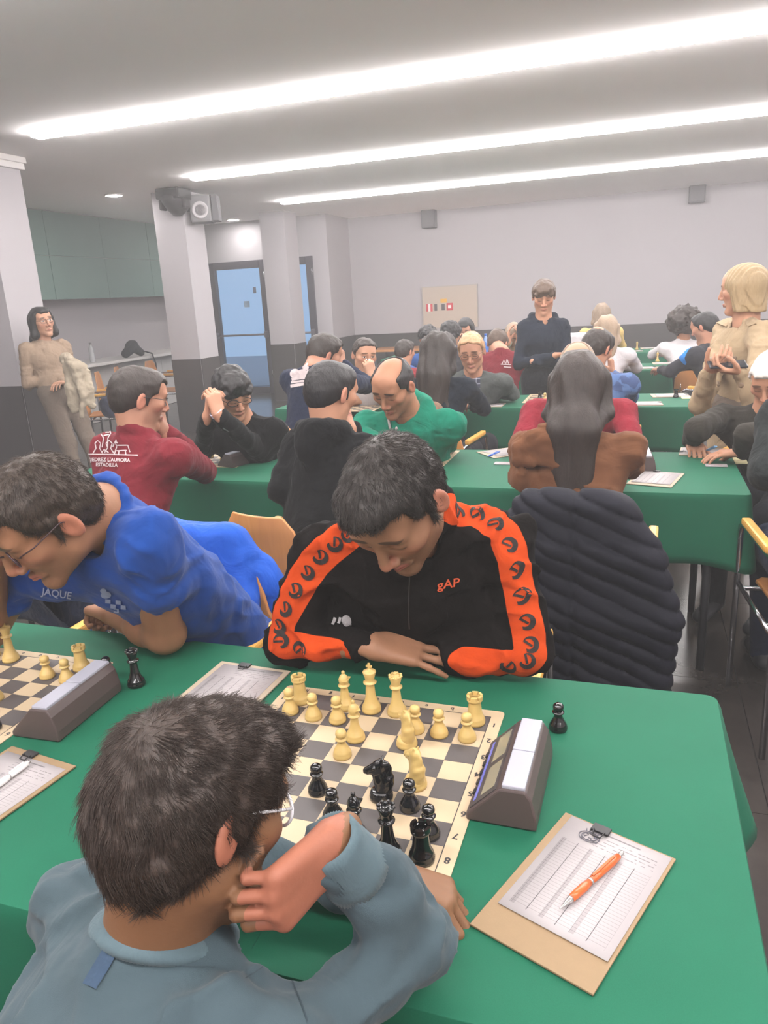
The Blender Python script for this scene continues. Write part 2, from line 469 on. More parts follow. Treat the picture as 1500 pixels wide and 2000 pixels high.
for k, (a, b) in enumerate((d1, d2)):
    fw = .10 if k == 0 else .12
    dr = MB()
    for lo, hi in (((a, YD - .03, 0), (a + fw, YD + .06, DH)), ((b - fw, YD - .03, 0), (b, YD + .06, DH)), ((a + fw, YD - .03, DH - .12), (b - fw, YD + .06, DH)), ((a + fw, YD - .03, 0), (b - fw, YD + .06, .12))): dr.box(lo, hi, .006)
    dr = struct(dr.build('door_%d' % (k + 1), M_DOOR))
    MB().box((a + fw, YD + .01, .12), (b - fw, YD + .022, DH - .12)).build('pane', M_GLASS, dr)
    zb = 1.0
    hb = MB().tube([(a + fw * .5, YD - .09, zb), (b - fw * .5, YD - .09, zb)], .016, 8)
    for xx in (a + fw * .5, b - fw * .5): hb.box((xx - .025, YD - .11, zb - .05), (xx + .025, YD - .03, zb + .05), .006)
    hb.build('push_bar', pm('push_bar_metal', (120, 116, 124), .35, .6, var=0), dr)
    if k == 0:
        for zz, xx, w, h in ((1.72, -5.66, .05, .10), (1.5, -5.83, .10, .10)):
            MB().box((xx - w / 2, YD - .001, zz - h / 2), (xx + w / 2, YD + .008, zz + h / 2)).build('door_sticker', pm('grey_sticker' if w < .08 else 'pale_sticker', (80, 88, 110) if w < .08 else (140, 165, 190), .6, var=0), dr)
    for zz in (.35, 1.95): MB().tube([(b - .012, YD - .04, zz - .05), (b - .012, YD - .04, zz + .05)], .012, 8).build('hinge', M_CHROME, dr)
# outside the glass doors: paving and a low wall under the evening sky
struct(MB().box((-14, YD + .2, -.12), (-2, YD + 9, -.02)).build('outdoor_paving', pm('concrete_paving', (150, 160, 170), .8, bump=.1)))

M_TRIM = pm('white_moulding', (224, 219, 217), 0.7, var=0.02)
COLS = [(4.2, 4.62, .93), (7.09, 7.52, .895), (9.80, 10.24, .875)]
CX0, CX1 = -5.0, -4.6
for k, (y0, y1, dz) in enumerate(COLS):
    c = struct(MB().box((CX0, y0, 0), (CX1, y1, ZC)).build('column', M_WHITE))
    c['label'] = ['white column with dark stone base that the woman in beige leans on', 'white column carrying the stage lights, dark stone base', 'white column standing before the glass doors'][k]
    for (p0, p1, nr) in (((CX0, y0), (CX1, y0), (0, -1)), ((CX1, y0), (CX1, y1), (1, 0)), ((CX1, y1), (CX0, y1), (0, 1)), ((CX0, y1), (CX0, y0), (-1, 0))): dado_panels(c, p0, p1, 1, nr, dz, .012)
    m = MB()
    for e, z0, z1 in ((.03, ZC - .10, ZC - .045), (.045, ZC - .05, ZC - .001)): m.box((CX0 - e, y0 - e, z0), (CX1 + e, y1 + e, z1), .008)
    if k == 0: m.build('capital_moulding', M_TRIM, c)

# green panelled bulkhead over the counter on the left
bh = struct(MB().box((XL, 5.2, 1.7), (-6.87, YD, ZC)).build('trim_1', M_WHITE))
n = 5
for r in range(2):
    for k in range(n):
        y0 = 5.2 + (YD - 5.2) * k / n; y1 = 5.2 + (YD - 5.2) * (k + 1) / n; z0 = 1.695 + r * .55; z1 = z0 + .546
        MB().box((-6.87, y0 + .003, z0), (-6.85, y1 - .003, z1), .003).build('wall_panel', M_GREENPAN, bh)
ct = empty('wall_counter', (-6.9, 8.5, 0), 0, 'long white counter ledge below the green panelled bulkhead', 'counter')
MB().box((XL, 6.0, .80), (-6.5, YD - .02, .84), .006).build('counter_top', M_COUNTER, ct, True)
for k in range(4):
    y0 = 6.02 + (YD - 6.1) * k / 4; y1 = 6.02 + (YD - 6.1) * (k + 1) / 4
    MB().box((-6.82, y0, .004), (-6.80, y1 - .006, .80), .003).build('front_panel', M_COUNTER, ct, True)

# ceiling strip lights
def emit(name, rgb, s):
    t = NT(name); t.b.inputs['Emission Color'].default_value = rgb + (1,)
    t.b.inputs['Emission Strength'].default_value = s; t.base((.9, .9, .9, 1)); return t.mat
M_STRIP = emit('strip_diffuser', (1.0, 0.955, 0.945), STRIP_POWER)
SL = ['nearest of the long glowing strip lights crossing the ceiling in view', 'middle one of the three long glowing strip lights in view', 'farthest of the three long glowing strip lights in view']
for k, y in enumerate(STRIP_Y):
    x0 = (-4.0, -4.0, -4.0, -3.84, -4.0, -4.15)[k]
    lab = SL[k - 3] if k >= 3 else ['strip light out of view, farthest behind the camera', 'strip light out of view, behind the nearest table', 'strip light out of view, above the nearest players'][k]
    s = empty('ceiling_strip_light', (0, y, ZC), 0, lab, 'ceiling light', 'ceiling strip lights')
    w = .052
    MB().box((x0, y - w, ZC - .042), (4.3, y + w, ZC - .002), .012).build('diffuser', M_STRIP, s, True)
    fr = MB()
    for lo, hi in (((x0 - .015, y - w - .006, ZC - .003), (4.315, y - w, ZC)), ((x0 - .015, y + w, ZC - .003), (4.315, y + w + .006, ZC)), ((x0 - .015, y - w, ZC - .003), (x0, y + w, ZC)), ((4.3, y - w, ZC - .003), (4.315, y + w, ZC))): fr.box(lo, hi)
    fr.build('frame', M_CEIL, s, True)
M_DOWN = emit('downlight_lens', (1.0, .97, .94), 190.0)
for k, (u, v) in enumerate(((222, 380), (480, 432))):
    p = TZ(u, v, ZC); p[1] = min(p[1], 10.3)
    s = empty('downlight', (p[0], p[1], ZC), 0, ['round recessed downlight above the counter', 'round recessed downlight near the glass doors'][k], 'ceiling light', 'recessed downlights')
    MB().tube([(.098 * math.cos(a), .098 * math.sin(a), -.006) for a in np.linspace(0, 2 * math.pi, 29)[:-1]], .011, 8, closed=True).build('trim_ring', M_TRIM, s)
    MB().lathe([(.085, -.007), (.085, -.003)], 24).build('lens', M_DOWN, s)

# loudspeakers on the back wall
for k, (u, v) in enumerate(((838, 425), (1362, 373))):
    p = TY(u, v, YB - .12)
    s = empty('wall_speaker', p, 0, ['small grey loudspeaker high on back wall above the notice board', 'small grey loudspeaker high on back wall above the blonde woman'][k], 'speaker', 'wall loudspeakers')
    Mg = pm('speaker_grey', (92, 90, 94), .6, var=.05)
    MB().box((-.11, -.09, -.16), (.11, .09, .16), .012).build('cabinet', Mg, s)
    MB().box((-.095, -.102, -.145), (.095, -.09, .145), .006).build('grille', pm('speaker_grille', (104, 101, 104), .8, var=.1, vscale=300, bump=.4, bscale=500), s)
    MB().box((-.03, .09, -.03), (.03, .12, .03)).build('bracket', M_BLACKP, s)

# notice board with pinned papers
pa, pb = TY(825.6, 563.6, YB - .02), TY(932.2, 636.3, YB - .02)
nbx0, nbx1, nz0, nz1 = pa[0], pb[0], pb[2], pa[2] + .01
nb = empty('notice_board', ((nbx0 + nbx1) / 2, YB - .02, nz0), 0, 'beige notice board on the back wall with a few papers', 'notice board')
MB().box((nbx0, YB - .03, nz0), (nbx1, YB - .005, nz1)).build('cork_panel', pm('beige_cork', (184, 170, 156), .9, var=.06, vscale=40, bump=.2), nb, True)
m = MB()
for lo, hi in (((nbx0 - .015, nz0 - .015), (nbx0, nz1 + .015)), ((nbx1, nz0 - .015), (nbx1 + .015, nz1 + .015)), ((nbx0, nz1), (nbx1, nz1 + .015)), ((nbx0, nz0 - .015), (nbx1, nz0))): m.box((lo[0], YB - .036, lo[1]), (hi[0], YB - .004, hi[1]))
m.build('frame', pm('board_frame', (170, 162, 154), .5, .2, var=0), nb, True)
def pinned(name, u0, v0, u1, v1, mats, label, cat='paper'):
    a, b = TY(u0, v0, YB - .034), TY(u1, v1, YB - .034); n = len(mats)
    r = empty(name, ((a[0] + b[0]) / 2, YB - .034, b[2]), 0, label, cat)
    for k, mm in enumerate(mats):
        x0 = a[0] + (b[0] - a[0]) * k / n; x1 = a[0] + (b[0] - a[0]) * (k + 1) / n
        MB().box((x0, YB - .034, b[2]), (x1, YB - .031, a[2])).build('paper_field', mm, r, True)
PR, PW, PK, PY = (pm('print_' + n_, c_, .7, var=.05) for n_, c_ in (('red', (196, 62, 72)), ('white', (230, 224, 222)), ('dark', (84, 78, 80)), ('yellow', (222, 170, 60))))
pinned('flyer', 832, 594, 845, 608, [PR, PW, PR], 'small red and white striped flyer on the notice board')
pinned('flyer', 848, 594, 854, 607, [PK], 'narrow dark flyer beside the striped one on the notice board')
pinned('flyer', 862, 594, 869, 606, [PK], 'narrow dark flyer beside the red square one on the notice board')
fr_ = pinned('flyer', 872, 592, 885, 606, [PR], 'red square flyer with white centre on the notice board')
a, b = TY(875, 596, YB - .036), TY(881, 602, YB - .036)
MB().box((a[0], YB - .0365, b[2]), (b[0], YB - .034, a[2])).build('paper_field', PW, bpy.data.objects[[o.name for o in COL.objects if o.name.startswith('flyer')][-1]], True)
pinned('note', 860, 584, 873, 591, [PY], 'small yellow note at the top of the notice board papers')

# stage light and loudspeaker hung on the second column
yc = COLS[1][0]
q = TY(340, 391, yc - .13)
s = empty('stage_light', (q[0], q[1], q[2]), 0, 'dark moving-head stage light hanging from the ceiling before the column', 'stage light')
Md = pm('stage_light_housing', (44, 40, 42), .5, var=.05)
MB().box((-.15, -.14, ZC - .12 - q[2]), (.15, .14, ZC - q[2] - .002), .02).build('base', Md, s)
for sx in (-1, 1): MB().box((sx * .15 - .025, -.06, -.10), (sx * .15 + .025, .06, ZC - .11 - q[2]), .02).build('yoke_arm', Md, s)
Mh = Matrix.Rotation(math.radians(58), 4, 'X')
hd = MB(); hd.lathe([(.06, .14), (.10, .13), (.125, .06), (.13, -.04), (.125, -.12), (.10, -.14)], 24)
hd.v = [tuple(Mh @ Vector(v)) for v in hd.v]; hd.build('lamp_head', Md, s)
ln = MB(); ln.lathe([(.104, -.146), (.10, -.15), (.02, -.165)], 24); ln.v = [tuple(Mh @ Vector(v)) for v in ln.v]
ln.build('lens', pm('stage_lens', (120, 122, 126), .12, .1, var=.05, coat=.5), s)
MB().tube([(-.12, -.02, .13), (0, -.06, .14), (.12, -.02, .13)], .022, 8).build('silver_band', pm('silver_plastic', (170, 166, 168), .4, .3), s)
q = TX(395, 409, CX1 + .16)
s = empty('wall_projector', (q[0], q[1], q[2]), math.radians(20), 'grey box loudspeaker with round cone on the side of the second column', 'speaker')
Mg2 = pm('projector_grey', (112, 110, 112), .55, var=.05)
MB().box((-.12, -.13, -.15), (.12, .13, .15), .02).build('cabinet', Mg2, s)
cn = MB(); cn.lathe([(.09, 0), (.095, .012), (.08, .012), (.03, -.02)], 24); cn.v = [tuple(Matrix.Translation((0, -.13, -.02)) @ Matrix.Rotation(math.radians(90), 4, 'X') @ Vector(v)) for v in cn.v]
cn.build('speaker_cone', pm('cone_light', (178, 174, 176), .5), s)
MB().box((.125, -.10, -.14), (.20, .10, .14), .01).build('side_pod', pm('pod_dark', (84, 82, 86), .6), s)
MB().box((-.20, -.02, -.02), (-.12, .02, .02)).build('bracket', M_BLACKP, s)
# ---------------------------------------------------------------- tables and cloths
def green_cloth():
    t = NT('green_tablecloth'); co = t.co()
    n = t.noise(5, 4, co); w = t.noise(700, 2, co)
    c = t.mix(n, lin((10, 76, 54)), lin((17, 90, 66)))
    t.base(t.mix(t.m('MULTIPLY', w, .35), c, lin((34, 108, 82))))
    t.set(Roughness=0.7); t.b.inputs['Specular IOR Level'].default_value = .2
    t.b.inputs['Sheen Weight'].default_value = .02; t.b.inputs['Sheen Roughness'].default_value = .4
    t.bump(t.m('ADD', t.m('MULTIPLY', t.noise(3.5, 2, co, .5, .8), 1.0), t.m('MULTIPLY', w, .02)), .18, .01)
    return t.mat
M_CLOTH = green_cloth()
M_LEG = pm('table_leg_grey', (70, 70, 74), .4, .5)
M_TOP = pm('table_board', (150, 132, 112), .6)
def cloth_table(x0, x1, y0, y1, labt, labc, drop=.28, flare=.05, seed=0, corner=.05, res=.025):
    zt = .744
    t = empty('folding_table', ((x0 + x1) / 2, (y0 + y1) / 2, 0), 0, labt, 'table')
    MB().box((x0, y0, zt - .03), (x1, y1, zt), .004).build('table_top', M_TOP, t, True)
    nl = max(2, round((x1 - x0) / 1.4) + 1)
    for k in range(nl):
        for yy in (y0 + .08, y1 - .08):
            xx = x0 + .12 + (x1 - x0 - .24) * k / (nl - 1)
            MB().tube([(xx, yy, 0), (xx, yy, zt - .03)], .016, 8).build('leg', M_LEG, t, True)
    # cloth: top sheet and a skirt that falls in folds
    rr = .02; rg = random.Random(seed); ph = [rg.uniform(0, 6.28) for _ in range(8)]
    per = []
    hx, hy = (x1 - x0) / 2 + .004, (y1 - y0) / 2 + .004; cx, cy = (x0 + x1) / 2, (y0 + y1) / 2
    def side(a, b, nrm):
        L = math.dist(a, b); n = max(4, int(L / res))
        for i in range(n): per.append((V(a[0] + (b[0] - a[0]) * i / n, a[1] + (b[1] - a[1]) * i / n), V(*nrm), min(i, n - i) / n * L))
    def arc(c, a0):
        n = 7
        for i in range(n):
            a = math.radians(a0 + 90 * i / n); per.append((V(c[0] + rr * math.cos(a), c[1] + rr * math.sin(a)), V(math.cos(a), math.sin(a)), -1))
    side((cx + hx, cy - hy + rr), (cx + hx, cy + hy - rr), (1, 0)); arc((cx + hx - rr, cy + hy - rr), 0)
    side((cx + hx - rr, cy + hy), (cx - hx + rr, cy + hy), (0, 1)); arc((cx - hx + rr, cy + hy - rr), 90)
    side((cx - hx, cy + hy - rr), (cx - hx, cy - hy + rr), (-1, 0)); arc((cx - hx + rr, cy - hy + rr), 180)
    side((cx - hx + rr, cy - hy), (cx + hx - rr, cy - hy), (0, -1)); arc((cx + hx - rr, cy - hy + rr), 270)
    n = len(per); vs, fs = [], []
    rows = [0, .0015, .006, .014, .03, .06, .10, .15, .2, .25, .28]
    for j, dz in enumerate(rows):
        t_ = dz / .28 * (drop / .28)
        dz = dz * drop / .28
        for i, (p, nr, e) in enumerate(per):
            s = i * res * 6.0
            f = math.sin(s * 1.9 + ph[0]) * .5 + math.sin(s * 3.1 + ph[1]) * .35 + math.sin(s * .8 + ph[2]) * .5
            cw = 1.0 if e < 0 else math.exp(-(e / .10) ** 2)
            off = .004 * min(1, dz / .012) + (flare * .35 + flare * .30 * f) * t_ ** 1.3 + corner * cw * t_ ** 1.1
            q = p + nr * off
            vs.append((q[0], q[1], .75 - dz + (.0 if j else 0) - .01 * t_ * f))
        if j:
            a, b = (j - 1) * n, j * n
            for i in range(n): fs.append((a + i, b + i, b + (i + 1) % n, a + (i + 1) % n))
    fs.append(tuple(range(n)))
    c = mesh_obj('tablecloth', vs, fs, M_CLOTH, None, False); c.data.polygons.foreach_set('use_smooth', [True] * (len(fs) - 1) + [False])
    # the thickness of the felt
    so = c.modifiers.new('felt', 'SOLIDIFY'); so.thickness = .002; so.offset = -1
    tag(c, labc, 'tablecloth', 'green tablecloths')
    return t
cloth_table(-3.4, .596, -.40, .366, 'folding table under the nearest green cloth with the large chess board', 'nearest green tablecloth, carrying the large chess board and clipboards', corner=.075, flare=.03, seed=1, drop=.26)
cloth_table(-2.17, .84, 1.87, 2.60, 'folding table of the second row under the cloth before the woman in brown', 'green tablecloth of the second row, before the woman in the brown coat', corner=.02, flare=.03, seed=2)
cloth_table(-2.09, .77, 3.98, 4.60, 'folding table of the third row, where the man in the grey jacket sits', 'green tablecloth of the third row, where the man in the grey jacket sits', corner=.02, flare=.04, seed=3)
cloth_table(-2.6, .72, 6.15, 6.78, 'folding table of the fourth row behind the standing boy', 'green tablecloth of the fourth row behind the standing boy', corner=.02, flare=.03, seed=4)
cloth_table(-2.6, .74, 8.0, 8.65, 'folding table of the fifth row, farthest with a green cloth', 'green tablecloth of the fifth row, the farthest one', corner=.02, flare=.03, seed=5)

# ---------------------------------------------------------------- chairs
def wood(name, c1, c2, rough=.35, sc=9):
    t = NT(name); v = t.mapping(t.co(), (1, 1, .12)); n = t.noise(sc * 4, 5, v, .6, .8)
    t.base(t.mix(n, lin(c1), lin(c2))); t.set(Roughness=rough); t.bump(n, .06, .002); return t.mat
M_PLY = wood('beech_ply', (168, 110, 58), (196, 136, 78))
M_ARM = wood('beech_armrest', (206, 150, 66), (228, 178, 92))
def chair_proto():
    """stacking armchair, faces +Y, origin at the floor below the seat"""
    r = empty('armchair', (0, 0, 0))
    n, m_ = 9, 10
    def sheet(fn, th, name):
        vs, fs = [], []
        for i in range(n):
            for j in range(m_):
                a = np.array(fn(i / (n - 1), j / (m_ - 1)), float); vs.append(a)
        g = np.array(vs).reshape(n, m_, 3); du = np.gradient(g, axis=0); dv = np.gradient(g, axis=1); nn = np.cross(du, dv); nn /= np.linalg.norm(nn, axis=2)[..., None]
        top = (g + nn * th / 2).reshape(-1, 3); bot = (g - nn * th / 2).reshape(-1, 3); N = n * m_
        for i in range(n - 1):
            for j in range(m_ - 1):
                a = i * m_ + j; q = (a, a + 1, a + m_ + 1, a + m_); fs.append(q); fs.append(tuple(x + N for x in q[::-1]))
        ring = [j for j in range(m_)] + [i * m_ + m_ - 1 for i in range(1, n)] + [(n - 1) * m_ + j for j in range(m_ - 2, -1, -1)] + [i * m_ for i in range(n - 2, 0, -1)]
        for k in range(len(ring)): a, b = ring[k], ring[(k + 1) % len(ring)]; fs.append((a, a + N, b + N, b))
        o = mesh_obj(name, np.concatenate([top, bot]), fs, M_PLY, r, True)
        b = o.modifiers.new('bevel', 'BEVEL'); b.width = .004; b.segments = 2; b.limit_method = 'ANGLE'; b.angle_limit = .9
        return o
    def rc(u, v, r0=.16):     # round the corners of a unit sheet
        x, y = 2 * u - 1, 2 * v - 1
        e = max(0, abs(y) - (1 - r0)) / r0; f = 1 - r0 * (1 - math.sqrt(max(0, 1 - e * e))) * 1.2
        return x * f, y
    def back(u, v):
        x, y = rc(u, v, .12); w = .205 - .065 * max(0, y) ** 1.3 - .02 * (y > .0)
        z = .64 + .205 * y; return (x * w, -.235 - .09 * (z - .45) - .02 * (1 - x * x) * 1.0, z)
    def seat(u, v):
        x, y = rc(u, v, .12); return (x * .215, y * .215, .445 + .012 * (x * x) - .012 * max(0, y) ** 2)
    sheet(back, .012, 'backrest'); sheet(seat, .014, 'seat')
    for sx in (-1, 1):
        f = MB().tube([(sx * .265, .22, 0), (sx * .265, .22, .60), (sx * .265, .215, .645), (sx * .265, .18, .66), (sx * .265, -.20, .66), (sx * .265, -.235, .655), (sx * .262, -.25, .62), (sx * .262, -.26, 0)], .0105, 10)
        f.tube([(sx * .262, .22, .425), (sx * .262, -.25, .425)], .009, 8); f.build('side_frame', M_CHROME, r)
        MB().box((sx * .265 - .016, -.155, .666), (sx * .265 + .016, .165, .692), .008).build('armrest', M_ARM, r)
    for yy in (-.25, -.16, .16): MB().tube([(-.262, yy, .425), (.262, yy, .425)], .009, 8).build('cross_bar', M_CHROME, r)
    for xx in (-.15, .15): MB().tube([(xx, -.25, .425), (xx, -.255, .62)], .008, 8).build('back_post', M_CHROME, r)
    return r
CH0 = chair_proto(); CH_USED = [False]
def chair(x, y, yaw, label, group='wooden stacking armchairs'):
    o = CH0 if not CH_USED[0] else copy_tree(CH0)
    CH_USED[0] = True
    o.location = (float(x), float(y), 0); o.rotation_euler = (0, 0, -math.radians(yaw)); tag(o, label, 'chair', group); return o
# ---------------------------------------------------------------- chess boards, pieces, clocks, papers
ZT = .7515            # top of the cloth, where things stand
M_IVORY = pm('ivory_plastic', (188, 160, 98), .38, var=.04, vscale=40, spec=.5)
M_EBONY = pm('black_gloss_plastic', (16, 16, 17), .12, var=0, spec=.6, coat=.4)
M_VINYL = pm('cream_vinyl', (184, 164, 134), .5, var=.03, vscale=20)
M_SQ = pm('charcoal_square_print', (78, 73, 72), .5, var=.06, vscale=60)
M_INK = pm('black_print', (40, 38, 40), .6, var=0)
DARK_ME = [None]
def chessboard(cx, cy, rz, label, z=.7505, s=.05, mrg=.023, nums=True, squares=True):
    r = empty('chessboard', (cx, cy, z), rz, label, 'chessboard', 'roll-up chess boards')
    W = 8 * s + 2 * mrg
    MB().prism(rrect(W, W, .008 * s / .05), 0, .0015).build('vinyl_mat', M_VINYL, r)
    me = None
    for i in range(8):
        for j in range(8):
            if (i + j) % 2 == 1:
                if me is None:
                    h = s / 2; o = MB().add([(-h, -h, 0), (h, -h, 0), (h, h, 0), (-h, h, 0), (-h, -h, .0004), (h, -h, .0004), (h, h, .0004), (-h, h, .0004)], [(3, 2, 1, 0), (4, 5, 6, 7), (0, 1, 5, 4), (1, 2, 6, 5), (2, 3, 7, 6), (3, 0, 4, 7)]).build('dark_square', M_SQ, r); me = o.data
                else: o = bpy.data.objects.new('dark_square', me); COL.objects.link(o); o.parent = r
                o.location = (-3.5 * s + i * s, 3.5 * s - j * s, .0014)
    e = 4 * s + .0012; m = MB()
    for lo, hi in (((-e, -e), (e, -e + .0014)), ((-e, e - .0014), (e, e)), ((-e, -e), (-e + .0014, e)), ((e - .0014, -e), (e, e))): m.box((lo[0], lo[1], .0015), (hi[0], hi[1], .0018))
    m.build('border_line', M_INK, r)
    if nums:
        m = MB()
        for k in range(8):
            for sx in (-1, 1):
                vs, fs = text_mesh(str(k + 1), .017, .0005)
                m.add([(-x * 1 + sx * (4 * s + mrg * .5), -y + 3.5 * s - k * s, .0017) for x, y, _ in vs], fs)
                vs, fs = text_mesh('hgfedcba'[k], .014, .0004)
                m.add([((-x if sx > 0 else x) - 3.5 * s + k * s, (-y if sx > 0 else y) + sx * (4 * s + mrg * .5), .0017) for x, y, _ in vs], fs)
        m.build('coordinates', M_INK, r)['kind'] = 'stuff'
    return r

def knight_mesh(m):
    F = Fld((-.03, -.022, .012), (.034, .022, .08), .0013)
    F.cone((-.004, 0, .012), (-.008, 0, .034), .0145, .0125, .006, flat=((0, 1, 0), .85)); F.cone((-.008, 0, .034), (-.001, 0, .057), .0125, .010, .006, flat=((0, 1, 0), .7))
    F.cone((-.002, 0, .058), (.020, 0, .047), .0105, .0068, .005, flat=((0, 1, 0), .72)); F.cone((-.010, 0, .030), (-.012, 0, .056), .009, .007, .006, flat=((0, 1, 0), .5)); F.cone((.006, 0, .044), (.002, 0, .03), .007, .010, .006, flat=((0, 1, 0), .7))
    for s in (-1, 1): F.cone((-.003, s * .004, .062), (-.005, s * .005, .071), .0032, .0015, .003); F.ell((.008, s * .0075, .056), (.003, .002, .003), k=.002); F.ell((.021, s * .004, .046), (.002, .002, .002), k=.001, op='sub')
    F.cone((.016, -.01, .042), (.026, .01, .0415), .0012, .0012, .002, 'sub')
    F.disp(lambda P: .0005 * np.sin(P[:, 2] * 420 + P[:, 0] * 260) * (P[:, 0] < -.006))
    vs, q = F.mesh(); m.add(vs, [tuple(f) for f in q], True)
BASE = [(.0, 0), (.0185, 0), (.0188, .003), (.0188, .006), (.0175, .008), (.0178, .010), (.0165, .013)]
def piece_mesh(kind):
    m = MB(); sc = lambda pr, f: [(r * f, z) for r, z in pr]
    if kind == 'pawn':
        m.lathe([(r * .87, z * .9) for r, z in BASE] + [(.0115, .017), (.0078, .024), (.0066, .031), (.0105, .0325), (.0108, .034), (.007, .0352), (.006, .036), (.0088, .0385), (.0098, .043), (.0088, .0475), (.005, .0505), (.0005, .0515)], 20)
    if kind == 'rook':
        m.lathe(BASE + [(.0145, .016), (.0125, .026), (.0112, .042), (.0112, .044), (.0142, .046), (.0145, .0475), (.0145, .0505), (.0105, .0505), (.0105, .047)], 20)
        for k in range(6):
            a = k * math.pi / 3 + .2; n = 4; inn, out = .0102, .0147; arc = [a + (math.pi / 3 * .82) * i / n for i in range(n + 1)]
            m.prism([(out * math.cos(t), out * math.sin(t)) for t in arc] + [(inn * math.cos(t), inn * math.sin(t)) for t in arc[::-1]], .0495, .0560)
        m.lathe([(.0005, .0475), (.0106, .0475), (.0106, .0485), (.0005, .0485)], 16)
    if kind == 'bishop':
        m.lathe(sc(BASE, .95) + [(.0118, .018), (.0085, .028), (.0068, .043), (.0068, .045), (.0112, .0465), (.0115, .048), (.0075, .0495), (.0068, .0505), (.0095, .055), (.0098, .060), (.0075, .066), (.0035, .0705), (.0022, .0715), (.0034, .0735), (.0030, .0765), (.0005, .078)], 20)
        m.box((.001, -.011, .0595), (.0105, .011, .0610), M=Matrix.Rotation(.0, 4, 'Y'))
    if kind == 'queen':
        m.lathe(BASE + [(.0130, .018), (.0095, .030), (.0075, .050), (.0075, .053), (.0120, .0545), (.0123, .0565), (.0085, .058), (.0078, .060), (.0100, .068), (.0128, .078), (.0122, .079), (.0085, .0775), (.006, .080), (.003, .0815), (.0035, .0835), (.0028, .086), (.0005, .087)], 20)
        for k in range(8): a = k * math.pi / 4; m.lathe([(.0005, 0), (.0030, .001), (.0030, .003), (.0005, .0048)], 6, (.0112 * math.cos(a), .0112 * math.sin(a), .0765))
    if kind == 'king':
        m.lathe(BASE + [(.0135, .018), (.0100, .030), (.0080, .054), (.0080, .057), (.0125, .0585), (.0128, .0605), (.0090, .062), (.0082, .064), (.0100, .072), (.0128, .081), (.0122, .0825), (.0060, .085), (.0035, .0862), (.0035, .088)], 20)
        m.box((-.0022, -.0018, .087), (.0022, .0018, .099), .0005); m.box((-.0058, -.0018, .0905), (.0058, .0018, .0945), .0005)
    if kind == 'knight': m.lathe(BASE + [(.0155, .015), (.012, .016)], 20); knight_mesh(m)
    return m
PIECES = {}
PUSED = {}
def piece(kind, white, x, y, label, rz=0.0, group=None, z=ZT, s=1.0):
    key = (kind, white)
    if key not in PIECES:
        o = piece_mesh(kind).build('chess_' + kind, M_IVORY if white else M_EBONY); PIECES[key] = o
    else:
        o = PIECES[key].copy(); COL.objects.link(o)
    o.location = (float(x), float(y), z); o.rotation_euler = (0, 0, rz); o.scale = (s, s, s)
    tag(o, label, 'chess piece', group); return o
chessboard(0, 0, math.radians(-.5), 'large roll-up chess board between the boy and the man in the black-orange jacket')
ZB = .7525
GA = 'chess pieces on the large board'
for kind, w, u, v, rz, lab in (
    ('rook', 1, 587, 1370, 0, 'ivory rook on the far left corner of the large board'),
    ('bishop', 1, 675, 1381, 0, 'ivory bishop on the back row left of the king'),
    ('king', 1, 726, 1387, 0, 'ivory king with cross on the back row of the large board'),
    ('queen', 1, 776, 1393, 0, 'ivory queen with notched crown right of the ivory king'),
    ('rook', 1, 928, 1411, 0, 'ivory rook on the far right corner of the large board'),
    ('pawn', 1, 567.5, 1391, 0, 'ivory pawn before the far left rook, leftmost pawn'),
    ('pawn', 1, 612.5, 1402, 0, 'ivory pawn second from the left on the large board'),
    ('pawn', 1, 659.5, 1408, 0, 'ivory pawn right before the back row bishop'),
    ('pawn', 1, 812, 1427, 0, 'ivory pawn half hidden behind the upper ivory knight'),
    ('pawn', 1, 858, 1435, 0, 'ivory pawn between the knight and the rightmost pawn'),
    ('pawn', 1, 912.5, 1443, 0, 'ivory pawn before the far right rook, rightmost pawn'),
    ('bishop', 1, 694.5, 1443, .6, 'ivory bishop standing in front of the pawns, near centre left'),
    ('pawn', 1, 669, 1476, 0, 'ivory pawn farthest forward, touching the forward bishop'),
    ('knight', 1, 795, 1455, 2.3, 'upper of the two ivory knights'),
    ('knight', 1, 812, 1534, 2.5, 'lower ivory knight, next to the black pieces'),
    ('pawn', 0, 621.5, 1546, 0, 'black pawn nearest the middle, left of the black knight'),
    ('knight', 0, 745, 1557, 3.3, 'black knight in the middle of the large board'),
    ('pawn', 0, 801, 1578, 0, 'black pawn right below the lower ivory knight'),
    ('pawn', 0, 651, 1597, 0, 'black pawn beside the boy\'s glasses and cuff'),
    ('bishop', 0, 695.5, 1636, 0, 'black bishop rising just behind the blue cuff'),
    ('queen', 0, 759, 1667, 0, 'black queen with beaded crown beside the black rook'),
    ('pawn', 0, 838.5, 1631, 0, 'black pawn partly hidden behind the black rook'),
    ('rook', 0, 824, 1677, 0, 'black rook nearest the boy\'s right hand')):
    p = TZ(u, v, ZB); piece(kind, bool(w), p[0], p[1], lab, rz, GA, ZB)
p = TZ(1090, 1423, ZT); piece('pawn', False, p[0], p[1], 'captured black pawn alone on the cloth right of the board')
chessboard(-.879, .012, math.radians(-.5), 'chess board at the left edge in front of the man in blue')
GB = 'chess pieces on the left board'
